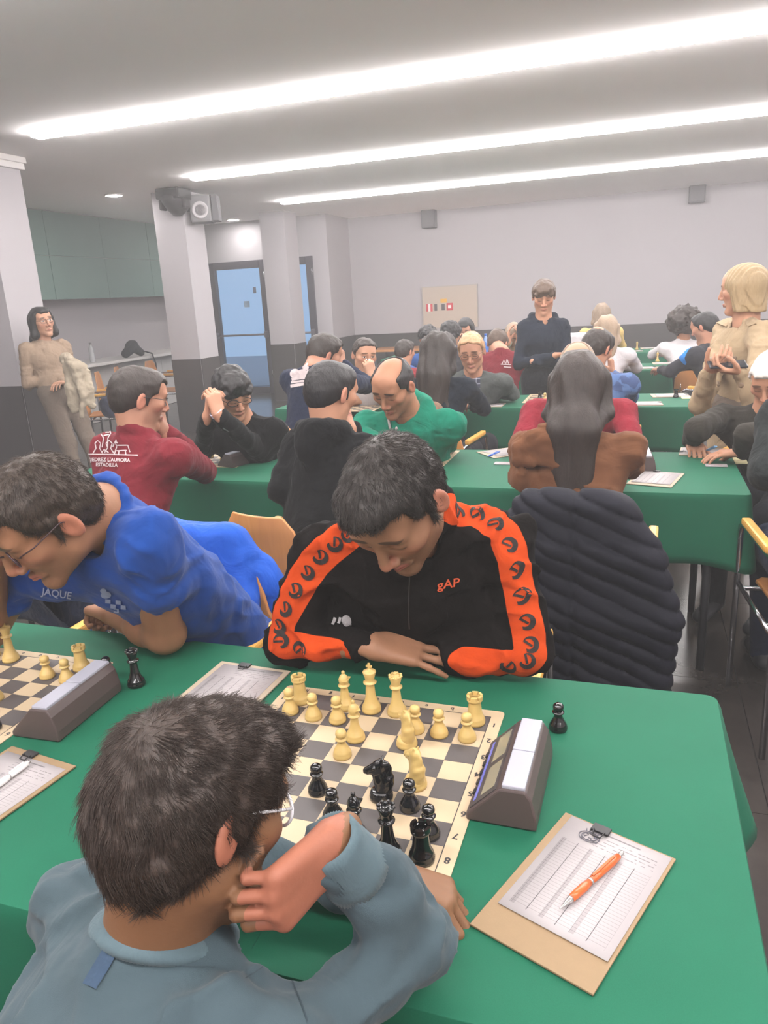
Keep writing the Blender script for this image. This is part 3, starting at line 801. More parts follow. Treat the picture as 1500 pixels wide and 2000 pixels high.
for kind, w, u, v, lab in (
    ('king', 1, 22, 1289, 'ivory king at the left edge of the photo'),
    ('rook', 1, 160, 1306, 'ivory rook on the left board near the clock'),
    ('pawn', 1, 93, 1322, 'ivory pawn on the left board, left of two'),
    ('pawn', 1, 131, 1329, 'ivory pawn on the left board, right of two, beside the clock'),
    ('bishop', 1, -14, 1282, 'ivory bishop cut by the photo edge beside the left king'),
    ('pawn', 1, -8, 1366, 'ivory pawn cut by the photo edge on the left board'),
    ('knight', 0, -16, 1424, 'black knight cut by the photo edge on the left board')):
    p = TZ(u, v, ZB); piece(kind, bool(w), p[0], p[1], lab, 2.6, GB, ZB)
p = TZ(212, 1325, ZT); piece('pawn', False, p[0], p[1], 'captured black pawn half hidden behind the left clock')
p = TZ(267, 1337, ZT); piece('queen', False, p[0], p[1], 'captured black queen on the cloth under the bare elbow')

# digital chess clocks
M_CLOCK = pm('clock_dark_plastic', (74, 62, 60), .42, var=.04)
M_CLOCK2 = pm('clock_dark_grey', (60, 56, 58), .45, var=.04)
M_ROCK = pm('clock_white_rocker', (156, 156, 166), .35, var=.02)
M_LCD = pm('clock_lcd', (132, 128, 112), .25, var=.05, coat=.3)
M_BLUE = pm('clock_blue_line', (98, 104, 190), .3, var=0)
def clock(x, y, rz, label, s=1.0):
    """origin: middle of the base; the display looks to -x"""
    r = empty('chess_clock', (x, y, ZT), rz, label, 'chess clock', 'digital chess clocks')
    L = .097 * s
    P = [(-.052, 0), (-.053, .010), (-.004, .060), (.0, .0625), (.036, .0635), (.045, .050), (.0515, .02), (.052, 0)]
    P = [(a * s, b * s) for a, b in P]
    M = Matrix(((1, 0, 0, 0), (0, 0, 1, 0), (0, 1, 0, 0), (0, 0, 0, 1)))
    body = MB(); n = len(P)
    vs = [(a, yy, b) for yy in (-L, L) for a, b in P]
    body.add(vs, [tuple(range(n)), tuple(range(n, 2 * n))[::-1]] + [(i, (i + 1) % n, n + (i + 1) % n, n + i) for i in range(n)])
    body.build('housing', M_CLOCK, r, bevel=.003)
    for sy in (-1, 1): MB().box((.001 * s, min(sy * .001, sy * (L - .004)), .061 * s), (.035 * s, max(sy * .001, sy * (L - .004)), .068 * s), .002).build('rocker', M_ROCK, r)
    a, b = V(P[1][0], 0, P[1][1]), V(P[2][0], 0, P[2][1]); d = unit(b - a); nn = V(-d[2], 0, d[0])
    def strip(t0, t1, y0, y1, mat, name, h=.0012, par=None):
        q = [a + (b - a) * t0 + V(0, y0, 0), a + (b - a) * t1 + V(0, y0, 0), a + (b - a) * t1 + V(0, y1, 0), a + (b - a) * t0 + V(0, y1, 0)]
        MB().add(q + [x_ + nn * h for x_ in q], [(0, 1, 2, 3), (7, 6, 5, 4), (0, 4, 5, 1), (1, 5, 6, 2), (2, 6, 7, 3), (3, 7, 4, 0)]).build(name, mat, par or r)
        return COL.objects[-1]
    bz = strip(.12, .92, -L * .92, L * .92, M_CLOCK2, 'display_bezel')
    strip(.42, .84, -L * .80, -L * .08, M_LCD, 'display', .0018, bz); strip(.42, .84, L * .08, L * .80, M_LCD, 'display', .0018, bz)
    strip(.18, .26, -L * .8, L * .8, M_BLUE, 'blue_line', .0018, bz)
    for k in range(5): strip(.06, .14, L * (-.5 + .25 * k) - .006, L * (-.5 + .25 * k) + .006, M_BLACKP, 'button', .003)
    return r
clock(.271, .008, math.radians(-1), 'dark chess clock with white rocker beside the large board')
clock(-.604, .030, math.radians(2), 'dark chess clock with white rocker beside the left board')

# clipboards with score sheets
M_HARD = pm('hardboard', (134, 111, 82), .7, var=.08, vscale=60, bump=.05, bscale=300)
M_HARD2 = pm('hardboard_pale', (164, 149, 129), .7, var=.06, vscale=60)
def sheet_mat():
    t = NT('printed_score_sheet'); xyz = t.sep(t.co()); x, y = xyz[0], xyz[1]
    fr = lambda v, p: t.m('ABSOLUTE', t.m('SUBTRACT', t.m('FRACT', t.m('DIVIDE', v, p)), .5))
    rowl = t.m('LESS_THAN', t.m('SUBTRACT', .5, fr(y, .0058)), .06)
    inb = t.m('MULTIPLY', t.m('LESS_THAN', y, .056), t.m('GREATER_THAN', y, -.092))
    inx = t.m('LESS_THAN', t.m('ABSOLUTE', x), .064)
    box = t.m('MULTIPLY', inb, inx)
    dark = 0
    colx = None
    for cx in (-.064, -.0615, -.0215, .0185, .064):
        l = t.m('LESS_THAN', t.m('ABSOLUTE', t.m('SUBTRACT', x, cx)), .0003); colx = l if colx is None else t.m('MAXIMUM', colx, l)
    drk = None
    for cx in (-.040, 0.0, .041):
        l = t.m('LESS_THAN', t.m('ABSOLUTE', t.m('SUBTRACT', x, cx)), .00045); drk = l if drk is None else t.m('MAXIMUM', drk, l)
    band = None
    for cx in (-.0605, -.020, .0215):
        l = t.m('LESS_THAN', t.m('ABSOLUTE', t.m('SUBTRACT', x, cx)), .0032); band = l if band is None else t.m('MAXIMUM', band, l)
    hd = t.m('MULTIPLY', t.m('GREATER_THAN', y, .060), t.m('LESS_THAN', y, .090))
    tl = t.m('MULTIPLY', t.m('LESS_THAN', t.m('SUBTRACT', .5, fr(y, .0065)), .12), t.m('MULTIPLY', hd, t.m('MULTIPLY', t.m('GREATER_THAN', x, -.03), t.m('LESS_THAN', x, .062))))
    tl = t.m('MULTIPLY', tl, t.m('GREATER_THAN', t.noise(160, 2), .48))
    title = t.m('MULTIPLY', t.m('LESS_THAN', t.m('ABSOLUTE', t.m('SUBTRACT', y, .094)), .0012), t.m('MULTIPLY', t.m('GREATER_THAN', x, -.028), t.m('LESS_THAN', x, .034)))
    g = t.m('ADD', t.m('MULTIPLY', box, t.m('ADD', t.m('MULTIPLY', rowl, .32), t.m('ADD', t.m('MULTIPLY', colx, .3), t.m('ADD', t.m('MULTIPLY', drk, .8), t.m('MULTIPLY', band, .22))))), t.m('ADD', t.m('MULTIPLY', tl, .5), t.m('MULTIPLY', title, .6)), clamp=True)
    t.base(t.mix(g, lin((164, 158, 158)), lin((24, 23, 29)))); t.set(Roughness=.7); return t.mat
M_SHEET = sheet_mat()
M_PAPER = pm('white_paper', (158, 151, 153), .75, var=.02)
def clipboard(x, y, rz, label, w=.163, h=.258, sw=.147, sh=.207, sx=.0, sy=.022, z=.7512, crest=False, mat=None, gap=0.0):
    r = empty('clipboard', (x, y, z), rz, label, 'clipboard', 'score sheet clipboards')
    MB().box((-w / 2, -h / 2, 0), (w / 2, h / 2, .003), .0008).build('hardboard', mat or M_HARD, r)
    s = MB(); n = 8
    vs, fs = [], []
    for i in range(n + 1):
        for j in range(2):
            yy = -sh / 2 + sh * i / n; lift = .0012 * (1 - i / n) ** 3; vs.append(((-1 + 2 * j) * sw / 2, yy, lift))
    for i in range(n): a = 2 * i; fs.append((a, a + 1, a + 3, a + 2))
    o = mesh_obj('score_sheet', vs, fs, M_SHEET, r, True); o.location = (sx, sy, .0036)
    so = o.modifiers.new('thick', 'SOLIDIFY'); so.thickness = .0004
    cx, cy = -.022, h / 2 - .004
    MB().box((cx - .013, cy - .012, .0042), (cx + .013, cy + .004, .0075), .001).tube([(cx - .008, cy - .010, .008), (cx - .006, cy - .022, .0062), (cx + .006, cy - .022, .0062), (cx + .008, cy - .010, .008)], .0011, 6).build('binder_clip', M_BLACKP, r)
    if crest:
        m = MB(); c = V(-.030, h / 2 - .030, .0045); ink = pm('crest_ink', (92, 90, 98), .7, var=0)
        for rr in (.013, .0095): m.tube([c + V(rr * 1.15 * math.cos(a), rr * .8 * math.sin(a), 0) for a in np.linspace(0, 6.28, 22)[:-1]], .0006, 5, closed=True)
        rg = random.Random(2)
        for k in range(16):
            a = rg.uniform(0, 6.28); q = c + V(rg.uniform(-.011, .011), rg.uniform(-.007, .007), 0); m.tube([q, q + .005 * V(math.cos(a), math.sin(a), 0)], .0006, 5)
        for k in range(5): m.tube([c + V(-.008 + .004 * k, .009, 0), c + V(-.010 + .005 * k, .014, 0)], .0007, 5)
        m.build('crest_print', ink, r)
    return r
ang = math.atan2(.504 - .353, -(-.098 + .038)) - math.pi / 2    # tilt of the nearest clipboard
clipboard(.386, -.188, ang, 'tan clipboard with score sheet and orange pen, nearest the camera on the right', sx=.0035, sy=.0225, crest=True)
clipboard(-.332, .160, math.radians(-3), 'clipboard with score sheet lying left of the large board', mat=M_HARD2, w=.172, h=.245, sy=.008)
clipboard(-.563, -.237, math.radians(-8), 'clipboard with score sheet and white pen at the left photo edge', sy=.01)

def pen(p, q, label, body, name='pen', tip=None, group='pens', r0=.0055):
    """ball pen lying from tip p to end q"""
    p, q = np.array(p, float), np.array(q, float); L = np.linalg.norm(q - p)
    r = empty(name, p, 0, label, 'pen', group)
    Rm = Vector(q - p).to_track_quat('Z', 'Y').to_matrix().to_4x4()
    def part(prof, nm, mat):
        m = MB(); m.lathe(prof, 14); m.v = [tuple(Rm @ Vector(v)) for v in m.v]; m.build(nm, mat, r)
    mt = tip or pm('pen_metal', (196, 192, 190), .25, .8, var=0)
    part([(.0006, 0), (.0012, .004 * L / .14), (.0042, .02 * L / .14), (.0046, .024 * L / .14)], 'tip', mt)
    part([(.0048, .024 * L / .14), (r0, .035 * L / .14), (r0 * 1.05, .05 * L / .14), (r0 * .82, .064 * L / .14)], 'grip', body)
    part([(r0 * .9, .064 * L / .14), (r0 * .9, .067 * L / .14)], 'ring', mt)
    part([(r0 * .82, .067 * L / .14), (r0 * .95, .09 * L / .14), (r0 * 1.0, .115 * L / .14), (r0 * .78, .13 * L / .14)], 'barrel', body)
    part([(.003, .13 * L / .14), (.0032, .139 * L / .14), (.0025, .14 * L / .14)], 'clicker', mt)
    m = MB().box((-.0016, r0 * .9, .07 * L / .14), (.0016, r0 * 1.3, .12 * L / .14), .0004); m.v = [tuple(Rm @ Vector(v)) for v in m.v]; m.build('clip', mt if tip else body, r)
    return r
zp = .7615
pen(TZ(1093, 1775, zp), TZ(1216, 1665, zp), 'orange ball pen with silver tip on the nearest score sheet', pm('orange_plastic', (188, 88, 34), .3, var=.03, coat=.3))
pen(TZ(-20, 1545, zp), TZ(58, 1487, zp), 'white ball pen on the score sheet at the left photo edge', pm('white_pen_plastic', (228, 224, 222), .3, var=0))
# ---------------------------------------------------------------- people
def skin(name, rgb, brow=(50, 36, 30), beard=0.0, lids=True, browmul=1.0, flush=(196, 110, 96)):
    if name in MATS: return MATS[name]
    t = NT(name); h = t.sep(t.attr('hl').outputs['Vector']); x = t.m('ABSOLUTE', h[0]); y, z = h[1], h[2]
    front = t.step(y, .03, .06)
    def ell(cx, cz, rx, rz, tilt=0.0, lo=.75, hi=1.25):
        dx = t.m('SUBTRACT', x, cx); dz = t.m('SUBTRACT', t.m('SUBTRACT', z, cz), t.m('MULTIPLY', dx, tilt))
        e = t.m('ADD', t.m('POWER', t.m('DIVIDE', dx, rx), 2.0), t.m('POWER', t.m('DIVIDE', dz, rz), 2.0))
        return t.m('MULTIPLY', t.m('SUBTRACT', 1.0, t.step(e, lo, hi)), front)
    c = lin(rgb); nz = t.noise(18, 4); n2 = t.noise(160, 2)
    col = t.mix(nz, tuple(q * .90 for q in c[:3]) + (1,), tuple(min(1, q * 1.10) for q in c[:3]) + (1,))
    fl = t.m('MULTIPLY', ell(.045, -.02, .025, .022, 0, .2, 1.6), .18)
    fl = t.m('MAXIMUM', fl, t.m('MULTIPLY', ell(0, -.03, .018, .016, 0, .2, 1.5), .22))
    ear = t.m('MULTIPLY', t.m('GREATER_THAN', x, .079), t.m('MULTIPLY', t.m('LESS_THAN', x, .2), .3))
    col = t.mix(t.m('MAXIMUM', fl, ear), col, lin(flush))
    if beard:
        bz = t.m('MULTIPLY', t.m('SUBTRACT', 1.0, t.step(z, -.055, -.022)), t.m('MULTIPLY', t.step(y, -.02, .02), t.m('GREATER_THAN', z, -.135)))
        col = t.mix(t.m('MULTIPLY', bz, t.m('MULTIPLY', t.m('ADD', .6, t.m('MULTIPLY', n2, .8)), beard)), col, lin(brow))
    col = t.mix(t.m('MULTIPLY', ell(0, -.0665, .023, .0085, 0, .6, 1.3), .55), col, lin((168, 92, 84)))
    col = t.mix(t.m('MULTIPLY', ell(0, -.0658, .021, .0014), .7), col, lin((92, 48, 44)))
    col = t.mix(t.m('MULTIPLY', ell(.031, .0345, .021, .0052, -.12), .85 * browmul), col, lin(brow))
    if lids:
        col = t.mix(t.m('MULTIPLY', ell(.031, .002, .0155, .0024, 0), .85), col, lin((38, 26, 24)))
        col = t.mix(t.m('MULTIPLY', ell(.031, .012, .017, .010, 0, .3, 1.4), .22), col, lin((120, 74, 60)))
    else:
        col = t.mix(ell(.031, .008, .0135, .0055), col, lin((216, 208, 202)))
        col = t.mix(ell(.031, .008, .0052, .0056), col, lin((40, 28, 22)))
        col = t.mix(t.m('MULTIPLY', ell(.031, .0135, .0155, .0018), .85), col, lin((40, 28, 26)))
    t.base(col); t.set(Roughness=.48)
    t.b.inputs['Subsurface Weight'].default_value = 0.0
    t.b.inputs['Specular IOR Level'].default_value = .28
    t.bump(n2, .12, .002)
    MATS[name] = t.mat
    return t.mat
def hairmat(name, rgb, rgb2=None):
    if name in MATS: return MATS[name]
    t = NT(name); c = lin(rgb); c2 = lin(rgb2) if rgb2 else tuple(min(1, x * 2.0 + .004) for x in c[:3]) + (1,)
    n = t.noise(60, 4, t.mapping(t.co(), (3, 3, .5)), .6, .6); n1 = t.noise(9, 2)
    t.base(t.mix(t.m('MULTIPLY', n, t.m('ADD', .45, n1)), c, c2)); t.set(Roughness=.5); t.b.inputs['Specular IOR Level'].default_value = .4
    t.bump(n, .5, .004); MATS[name] = t.mat; return t.mat

class Head:
    def __init__(s, c, yaw, pitch=0, roll=0, sc=1.0): s.c = np.array(c, float); s.R = frame(yaw, pitch, roll); s.s = sc
    def W(s, *p): return s.c + s.s * (s.R @ np.array(p, float))
    def L(s, P): return (np.asarray(P) - s.c) @ s.R / s.s
def add_head(F, H, neck, fem=0.0, nose=1.0, detail=True, jaw=1.0, neckr=.054, ears=True):
    W, R, s = H.W, H.R, H.s
    E = lambda p, r, k, op='add': F.ell(W(*p), np.array(r) * s, R, k * s, op)
    Cn = lambda a, b, ra, rb, k, op='add': F.cone(W(*a), W(*b), ra * s, rb * s, k * s, op)
    E((0, -.014, .030), (.075, .096, .084), .0)
    E((0, .028, -.018), (.063, .064, .080), .03)
    E((0, .050, .056), (.058, .040, .044), .03)
    for q in (-1, 1):
        Cn((q * .046 * jaw, .008, -.058), (q * .010, .064, -.098), .021, .017, .03)
        E((q * .046, .056, -.010), (.022, .026, .021), .02)
    E((0, .070, -.103), (.021, .016, .015), .015)
    Cn((-.038, .080, .031), (.038, .080, .031), .0125, .0125, .02)
    for q in (-1, 1):
        E((q * .031, .104, .010), (.019, .017, .012), .012, 'sub')
        E((q * .031, .0775, .009), (.0165, .0145, .0135), .004)
    Cn((0, .090, .022), (0, .109 * nose, -.024), .0075, .0100, .010)
    E((0, .107 * nose, -.029), (.011, .011, .010), .006)
    if detail:
        for q in (-1, 1):
            E((q * .0135, .097, -.034), (.0085, .010, .0075), .006)
            E((q * .007, .103, -.041), (.0035, .005, .003), .003, 'sub')
        for q in (-1, 1):
            Cn((q * .024, .079, -.0645), (0, .0925, -.0612), .0035, .0050, .006)
            Cn((q * .021, .079, -.0685), (0, .0905, -.0712), .0040, .0062, .006)
            Cn((q * .024, .084, -.0655), (0, .0985, -.0662), .0012, .0016, .003, 'sub')
        E((0, .092, -.084), (.020, .006, .006), .01, 'sub')
    for q in (-1, 1) if ears else ():
        Re = R @ np.array(Matrix.Rotation(q * .35, 3, 'Z') @ Matrix.Rotation(-.18, 3, 'X'))
        F.ell(W(q * .081, -.012, -.002), np.array((.0075, .0195, .033)) * s, Re, .008 * s)
        if detail: F.ell(W(q * .090, -.006, .0), np.array((.007, .011, .019)) * s, Re, .006 * s, 'sub')
    F.cone(W(0, -.020, -.055), neck, neckr * (1 - .12 * fem) * s, (neckr + .006) * s, .03 * s)
    F.cone(W(0, -.045, -.02), neck - R[:, 1] * .01, .050 * s, .05 * s, .03 * s)

def hand(F, w, d, n, right, curl=(.35, .45, .3), spread=.10, thumb=.5, s=1.0, each=None, kp=.012, tcurl=.3):
    w = np.array(w, float); d = unit(d); n = unit(n - d * (np.dot(n, d))); th = np.cross(d, n) * (1 if right else -1)
    off = (.029, .010, -.010, -.028); Lk = (.086, .090, .086, .078)
    segs = ((.042, .025, .021), (.046, .029, .022), (.042, .027, .021), (.033, .021, .018)); rad = (.0090, .0093, .0088, .0076)
    for i in range(4):
        K = w + s * (d * Lk[i] + th * off[i]); F.cone(w + s * th * off[i] * .62, K, .0150 * s, .0125 * s, kp * s)
    F.cone(w - d * .02 * s, w + d * .02 * s, .024 * s, .022 * s, .01, flat=(n, .75))
    for i in range(4):
        K = w + s * (d * Lk[i] + th * off[i]); a = 0; p = K; sp = spread * (1.5 - i) / 1.5
        cc = each[i] if each else curl
        for j in range(3):
            a += cc[j]; dd = unit(math.cos(a) * (d + th * sp * (1 - .4 * j)) + math.sin(a) * n)
            q = p + dd * segs[i][j] * s; r0 = rad[i] * s * (1 - .10 * j); F.cone(p, q, r0, r0 * .90, .004 * s); p = q
    p = w + s * (d * .022 + th * .020); dd = unit(d * .55 + th * (.25 + .8 * thumb) + n * .45)
    F.cone(p, p + dd * .044 * s, .0155 * s, .0125 * s, .012 * s); p = p + dd * .044 * s
    for L_, r0 in ((.033, .0112), (.027, .0098)):
        dd = unit(dd + d * tcurl + n * tcurl * .6 - th * tcurl * .5); F.cone(p, p + dd * L_ * s, r0 * s, r0 * .88 * s, .004 * s); p = p + dd * L_ * s

def hair_cap(F, H, th=.010, slope=.83, off=.004, nape=0.0, front=0.0, k=.010, top=0.0, temple=1.0):
    """close hair following the skull, cut along a hairline from brow to nape"""
    W, R, s = H.W, H.R, H.s
    F.ell(W(0, -.014, .031), (np.array((.0755, .0965, .085)) + th) * s, R, 0)
    F.ell(W(0, .046 + front, .058), (np.array((.062, .049, .048)) + th * .8) * s, R, .03 * s)
    F.ell(W(0, -.052, -.012), (np.array((.062, .055, .062)) + th * .7) * s, R, .03 * s)
    if top: F.ell(W(0, .03, .075), np.array((.062, .078, .042 + top)) * s, R, .02 * s)
    n = R @ unit(V(0, slope, -1)); F.half(W(0, 0, -off - nape), n, k * s)
    for q in (-1, 1):
        if temple: F.ell(W(q * .060, .090, .050), np.array((.026, .036, .040)) * s * temple, R, .012 * s, 'sub')
        F.cone(W(q * .0735, .010, .03), W(q * .0735, .012, -.014), (.006 + th * .4) * s, .004 * s, .008 * s)
def islands(parts):
    vs, qs, b = [], [], 0
    for v, q in parts:
        vs.append(v); qs.append(q + b); b += len(v)
    return np.concatenate(vs), np.concatenate(qs)

def strands(vs, nrm, flow, n, length, rad, seed, lift=.35, wave=.0, seg=3, clump=0.0, curve=0.0):
    """thin hairs rooted on a surface; returns vertices and quads"""
    rg = np.random.RandomState(seed); ids = rg.choice(len(vs), n)
    jit = rg.normal(0, .0012, (n, 3)); P = vs[ids] + jit; N = nrm[ids]; T = flow(P, N)
    T += rg.normal(0, .16, (n, 3)); T -= N * (T * N).sum(1)[:, None]; T /= np.linalg.norm(T, axis=1)[:, None] + 1e-9
    if clump:
        c = np.stack([vnoise(P * clump, seed + 5 + i) for i in range(3)], 1) * .55; T = T + c; T -= N * (T * N).sum(1)[:, None]; T /= np.linalg.norm(T, axis=1)[:, None] + 1e-9
    L = length * rg.uniform(.6, 1.15, n)[:, None]; lf = lift * rg.uniform(.4, 1.5, n)[:, None]
    pts = []
    for j in range(seg + 1):
        t = j / seg; pts.append(P - N * .002 + T * L * t + N * (L * lf * t * (1 - .62 * t)) - V(0, 0, 1) * (L * curve * t * t))
    out, qs = [], []
    B = np.cross(T, N)
    for j, p in enumerate(pts):
        r = rad * (1 - .75 * j / seg)
        for a in (0, 2.094, 4.189): out.append(p + r * (math.cos(a) * N + math.sin(a) * B))
    A = np.stack(out, 1)                      # n, (seg+1)*3, 3
    base = np.arange(n)[:, None] * (seg + 1) * 3
    for j in range(seg):
        for a in range(3):
            i0, i1, i2, i3 = j * 3 + a, j * 3 + (a + 1) % 3, (j + 1) * 3 + (a + 1) % 3, (j + 1) * 3 + a
            qs.append(np.concatenate([base + i0, base + i1, base + i2, base + i3], 1))
    return A.reshape(-1, 3), np.concatenate(qs)
def normals(vs, qs):
    a = np.cross(vs[qs[:, 2]] - vs[qs[:, 0]], vs[qs[:, 3]] - vs[qs[:, 1]]); n = np.zeros_like(vs)
    for i in range(4): np.add.at(n, qs[:, i], a)
    return n / (np.linalg.norm(n, axis=1)[:, None] + 1e-12)

def glasses(H, root, mat, w=.026, h=.019, rim=.0016, temples=True, z0=.006, y0=.104, full=True):
    m = MB(); lens = []
    for q in (-1, 1):
        pts = [H.W(q * .032 + w * math.cos(a) * (1 if True else 1), y0 - .35 * abs(w * math.cos(a) * q + q * .032 - q * .0) * .5 - .004, z0 + h * math.sin(a) * (1 - .12 * (math.sin(a) < 0))) for a in np.linspace(0, 2 * math.pi, 25)[:-1]]
        m.tube(pts, rim * H.s, 6, closed=True)
        if temples: m.tube([H.W(q * (.032 + w), y0 - .016, z0 + .006), H.W(q * .077, .06, z0 + .010), H.W(q * .084, .0, z0 + .012), H.W(q * .083, -.02, z0 + .0)], rim * .9 * H.s, 6)
    m.tube([H.W(-.008, y0 - .004, z0 + .005), H.W(0, y0 + .006, z0 + .008), H.W(.008, y0 - .004, z0 + .005)], rim * H.s, 6)
    gl = m.build('glasses', mat, root, True)
    for q in (-1, 1):
        pts = [H.W(q * .032 + w * .97 * math.cos(a), y0 - .35 * abs(w * math.cos(a) * q + q * .032) * .5 - .004, z0 + h * .97 * math.sin(a) * (1 - .12 * (math.sin(a) < 0))) for a in np.linspace(0, 2 * math.pi, 25)[:-1]]
        cc_ = np.mean(pts, 0) + H.R[:, 1] * .0012; mesh_obj('lens', pts + [cc_], [(k, (k + 1) % 24, 24) for k in range(24)], M_LENS, gl, True, True)
    return gl

def rings(c, rt, fw, up, r, n=14, drop=0.0, a0=0.0, a1=2 * math.pi):
    return [c + rt * (r * math.cos(a)) + fw * (r * math.sin(a)) - up * (drop * (1 + math.sin(a)) * .5) for a in np.linspace(a0, a1, n)]

def person(label, head, hr, neck, sl, sr, hip, arms, top, skn, hair, hs=1.0, bs=1.0, girth=1.0, res=.012, hres=.005, hand_res=None, collar='crew', hands=None,
           legs=True, trousers=None, knees=None, feet=None, shoes=None, sleeve='long', fem=0.0, nose=1.0, hide_hands=(), pitfold=.006, chest_pt=None, extra=None, hair_fn=None, foldf=9.0, long_coat=0.0, belly=0.0, root_loc=None, face_detail=True, hoodmat=None, bust=0.0, garment='sweater', sleeve_r=1.0, group=None, headkw=None, cuffback=.06, crease=.006):
    """one figure: skin (head, neck, hands), hair, garment, trousers and shoes"""
    neck, sl, sr, hip = (np.array(a, float) for a in (neck, sl, sr, hip))
    H = Head(head, *hr, hs)
    rl = hip if root_loc is None else root_loc
    root = empty('person', (rl[0], rl[1], 0), 0, label, 'person', group)
    up = unit(neck - hip); rt = unit(sr - sl); rt = unit(rt - up * (rt @ up)); fw = np.cross(up, rt)
    # --- skin
    chest = neck - up * .17 * bs + fw * .015 * bs if chest_pt is None else np.array(chest_pt, float)
    hx = [H.c + .135 * hs * V(*q) for q in ((1, 1, 1), (-1, -1, -1))] + [neck, sl, sr, chest - up * .1]
    hps = {}
    for side in arms:
        e, w = (np.array(a, float) for a in arms[side][:2]); hp = (hands or {}).get(side) or dict(d=unit(w - e), n=V(0, 0, -1)); hps[side] = hp; hx += [e, w, w + unit(hp['d']) * .2 * bs]
    F = Fld(*bounds(hx, .055), hres); add_head(F, H, neck, fem, nose, face_detail, **{**({'ears': False, 'jaw': .88} if fem else {}), **(headkw or {})})
    F.cone(neck, chest, .05 * bs, .07 * bs, .03); F.cone(chest, chest - up * .1, .07 * bs, .05 * bs, .03)
    for side in arms:
        e, w = (np.array(a, float) for a in arms[side][:2]); s_ = sl if side == 'L' else sr; hp = hps[side]
        F.cone(chest, s_ - up * .02, .03 * bs, .03 * bs, .02)
        if sleeve == 'short': F.cone(s_ - up * .01, e, .040 * bs, .044 * bs, .02); F.cone(e, e + (w - e) * .35, .043 * bs, .044 * bs, .02); F.cone(e + (w - e) * .3, w, .043 * bs, .028 * bs, .02)
        else: F.cone(s_ - up * .02, e, .028 * bs, .026 * bs, .01); F.cone(e, w + (e - w) * .3, .025 * bs, .026 * bs, .01); F.cone(w + (e - w) * .3, w, .027 * bs, .026 * bs, .01)
        if side not in hide_hands:
            kw = {k: v for k, v in hp.items() if k not in ('d', 'n')}; hand(F, w, hp['d'], hp['n'], side == 'R', s=bs * .98 * kw.pop('s', 1.0), **kw)
    vs, qs = F.mesh()
    hl = H.L(vs); hl[np.linalg.norm(hl, axis=1) > .17] = 9.0
    np_mesh('body', vs, qs, skn, root, {'hl': hl})
    # --- garment
    pts = [neck, sl, sr, hip, chest] + [p for a in arms.values() for p in a[:2]]
    if long_coat: pts.append(hip - V(0, 0, long_coat))
    F = Fld(*bounds(pts, .20 * bs * girth), res)
    mid = (hip + chest) / 2 - fw * .015 + fw * belly
    g = bs * girth
    F.chain([hip, mid, chest], [.150 * g, .140 * g + belly * .4, .158 * g], .04, flat=(fw, .70))
    F.cone(sl + (sr - sl) * .16 - up * .045 * bs, sr + (sl - sr) * .16 - up * .045 * bs, .075 * g, .075 * g, .05, flat=(fw, .85))
    for q, s_ in ((-1, sl), (1, sr)):
        F.ell(s_ - up * .012, (.052 * g,) * 3, None, .05)
        F.cone(neck - up * .018 * bs - fw * .01, s_ - up * .016, .050 * g, .044 * g, .04)
        if bust: F.ell(chest + rt * q * .07 * bs + fw * .085 * bs - up * .02, (.06 * bs,) * 3, None, .05)
    for side, a in arms.items():
        s_ = sl if side == 'L' else sr; e, w = (np.array(p, float) for p in a[:2])
        if sleeve == 'short': q = s_ + (e - s_) * .40; F.cone(s_, q, .058 * g, .062 * g, .035)
        else:
            wc = w + (e - w) * cuffback; F.cone(s_, e, .056 * g * sleeve_r, .048 * g * sleeve_r, .035); F.cone(e, wc, .047 * g * sleeve_r, .0375 * g, .022)
    if long_coat:
        F.cone(hip - up * .02, hip - V(0, 0, long_coat), .155 * g, .19 * g, .05, flat=(fw, .75))
    nb = neck + fw * .008
    if collar != 'none':
        nr = .062 * hs * (1 - .1 * fem)
        if collar in ('crew', 'hood', 'coat'): F.chain(rings(nb + up * .012, rt, fw, up, nr, 15, .03), .012 * hs, .01)
        if collar == 'stand': F.chain(rings(nb + up * .03, rt, fw, up, nr + .004, 15, .03), .018 * hs, .015)
        if collar == 'hood':
            F.chain(rings(nb - fw * .035 - up * .0, rt, fw, up, .085 * bs, 13, -.01, math.pi * .95, math.pi * 2.05), [.018] + [.034] * 11 + [.018], .02)
            F.ell(nb - fw * .12 * bs - up * .06, (.075 * bs, .05, .08), None, .03)
        F.cone(nb - up * .05 + fw * .01, H.W(0, -.02, -.05), .050 * hs, .050 * hs, .008, 'sub')
    if extra: extra(F, dict(H=H, up=up, rt=rt, fw=fw, neck=neck, sl=sl, sr=sr, hip=hip, chest=chest))
    if pitfold:
        F.rough(pitfold, foldf, seed=int(abs(hip[0]) * 100) % 97, aniso=(1, 1, 1.6), oct=2)
        F.rough(pitfold * .6, foldf * 1.6, seed=int(abs(hip[1]) * 100) % 89, aniso=(1.4, 1.4, .7), oct=1, ridge=True)
    if crease:
        def cr(P):
            wv = np.stack([vnoise(P * 7 + 11 * i, 31 + i) for i in range(3)], 1) * .08
            q = vnoise((P + wv) * np.array((13, 13, 21)), 7); return -crease * (1 - np.minimum(1, np.abs(q) * 3.2)) + crease * .25
        F.disp(cr, max(4, crease * 2.5 / res))
    gv, gq = F.mesh()
    go = np_mesh(garment, gv, gq, top, root)
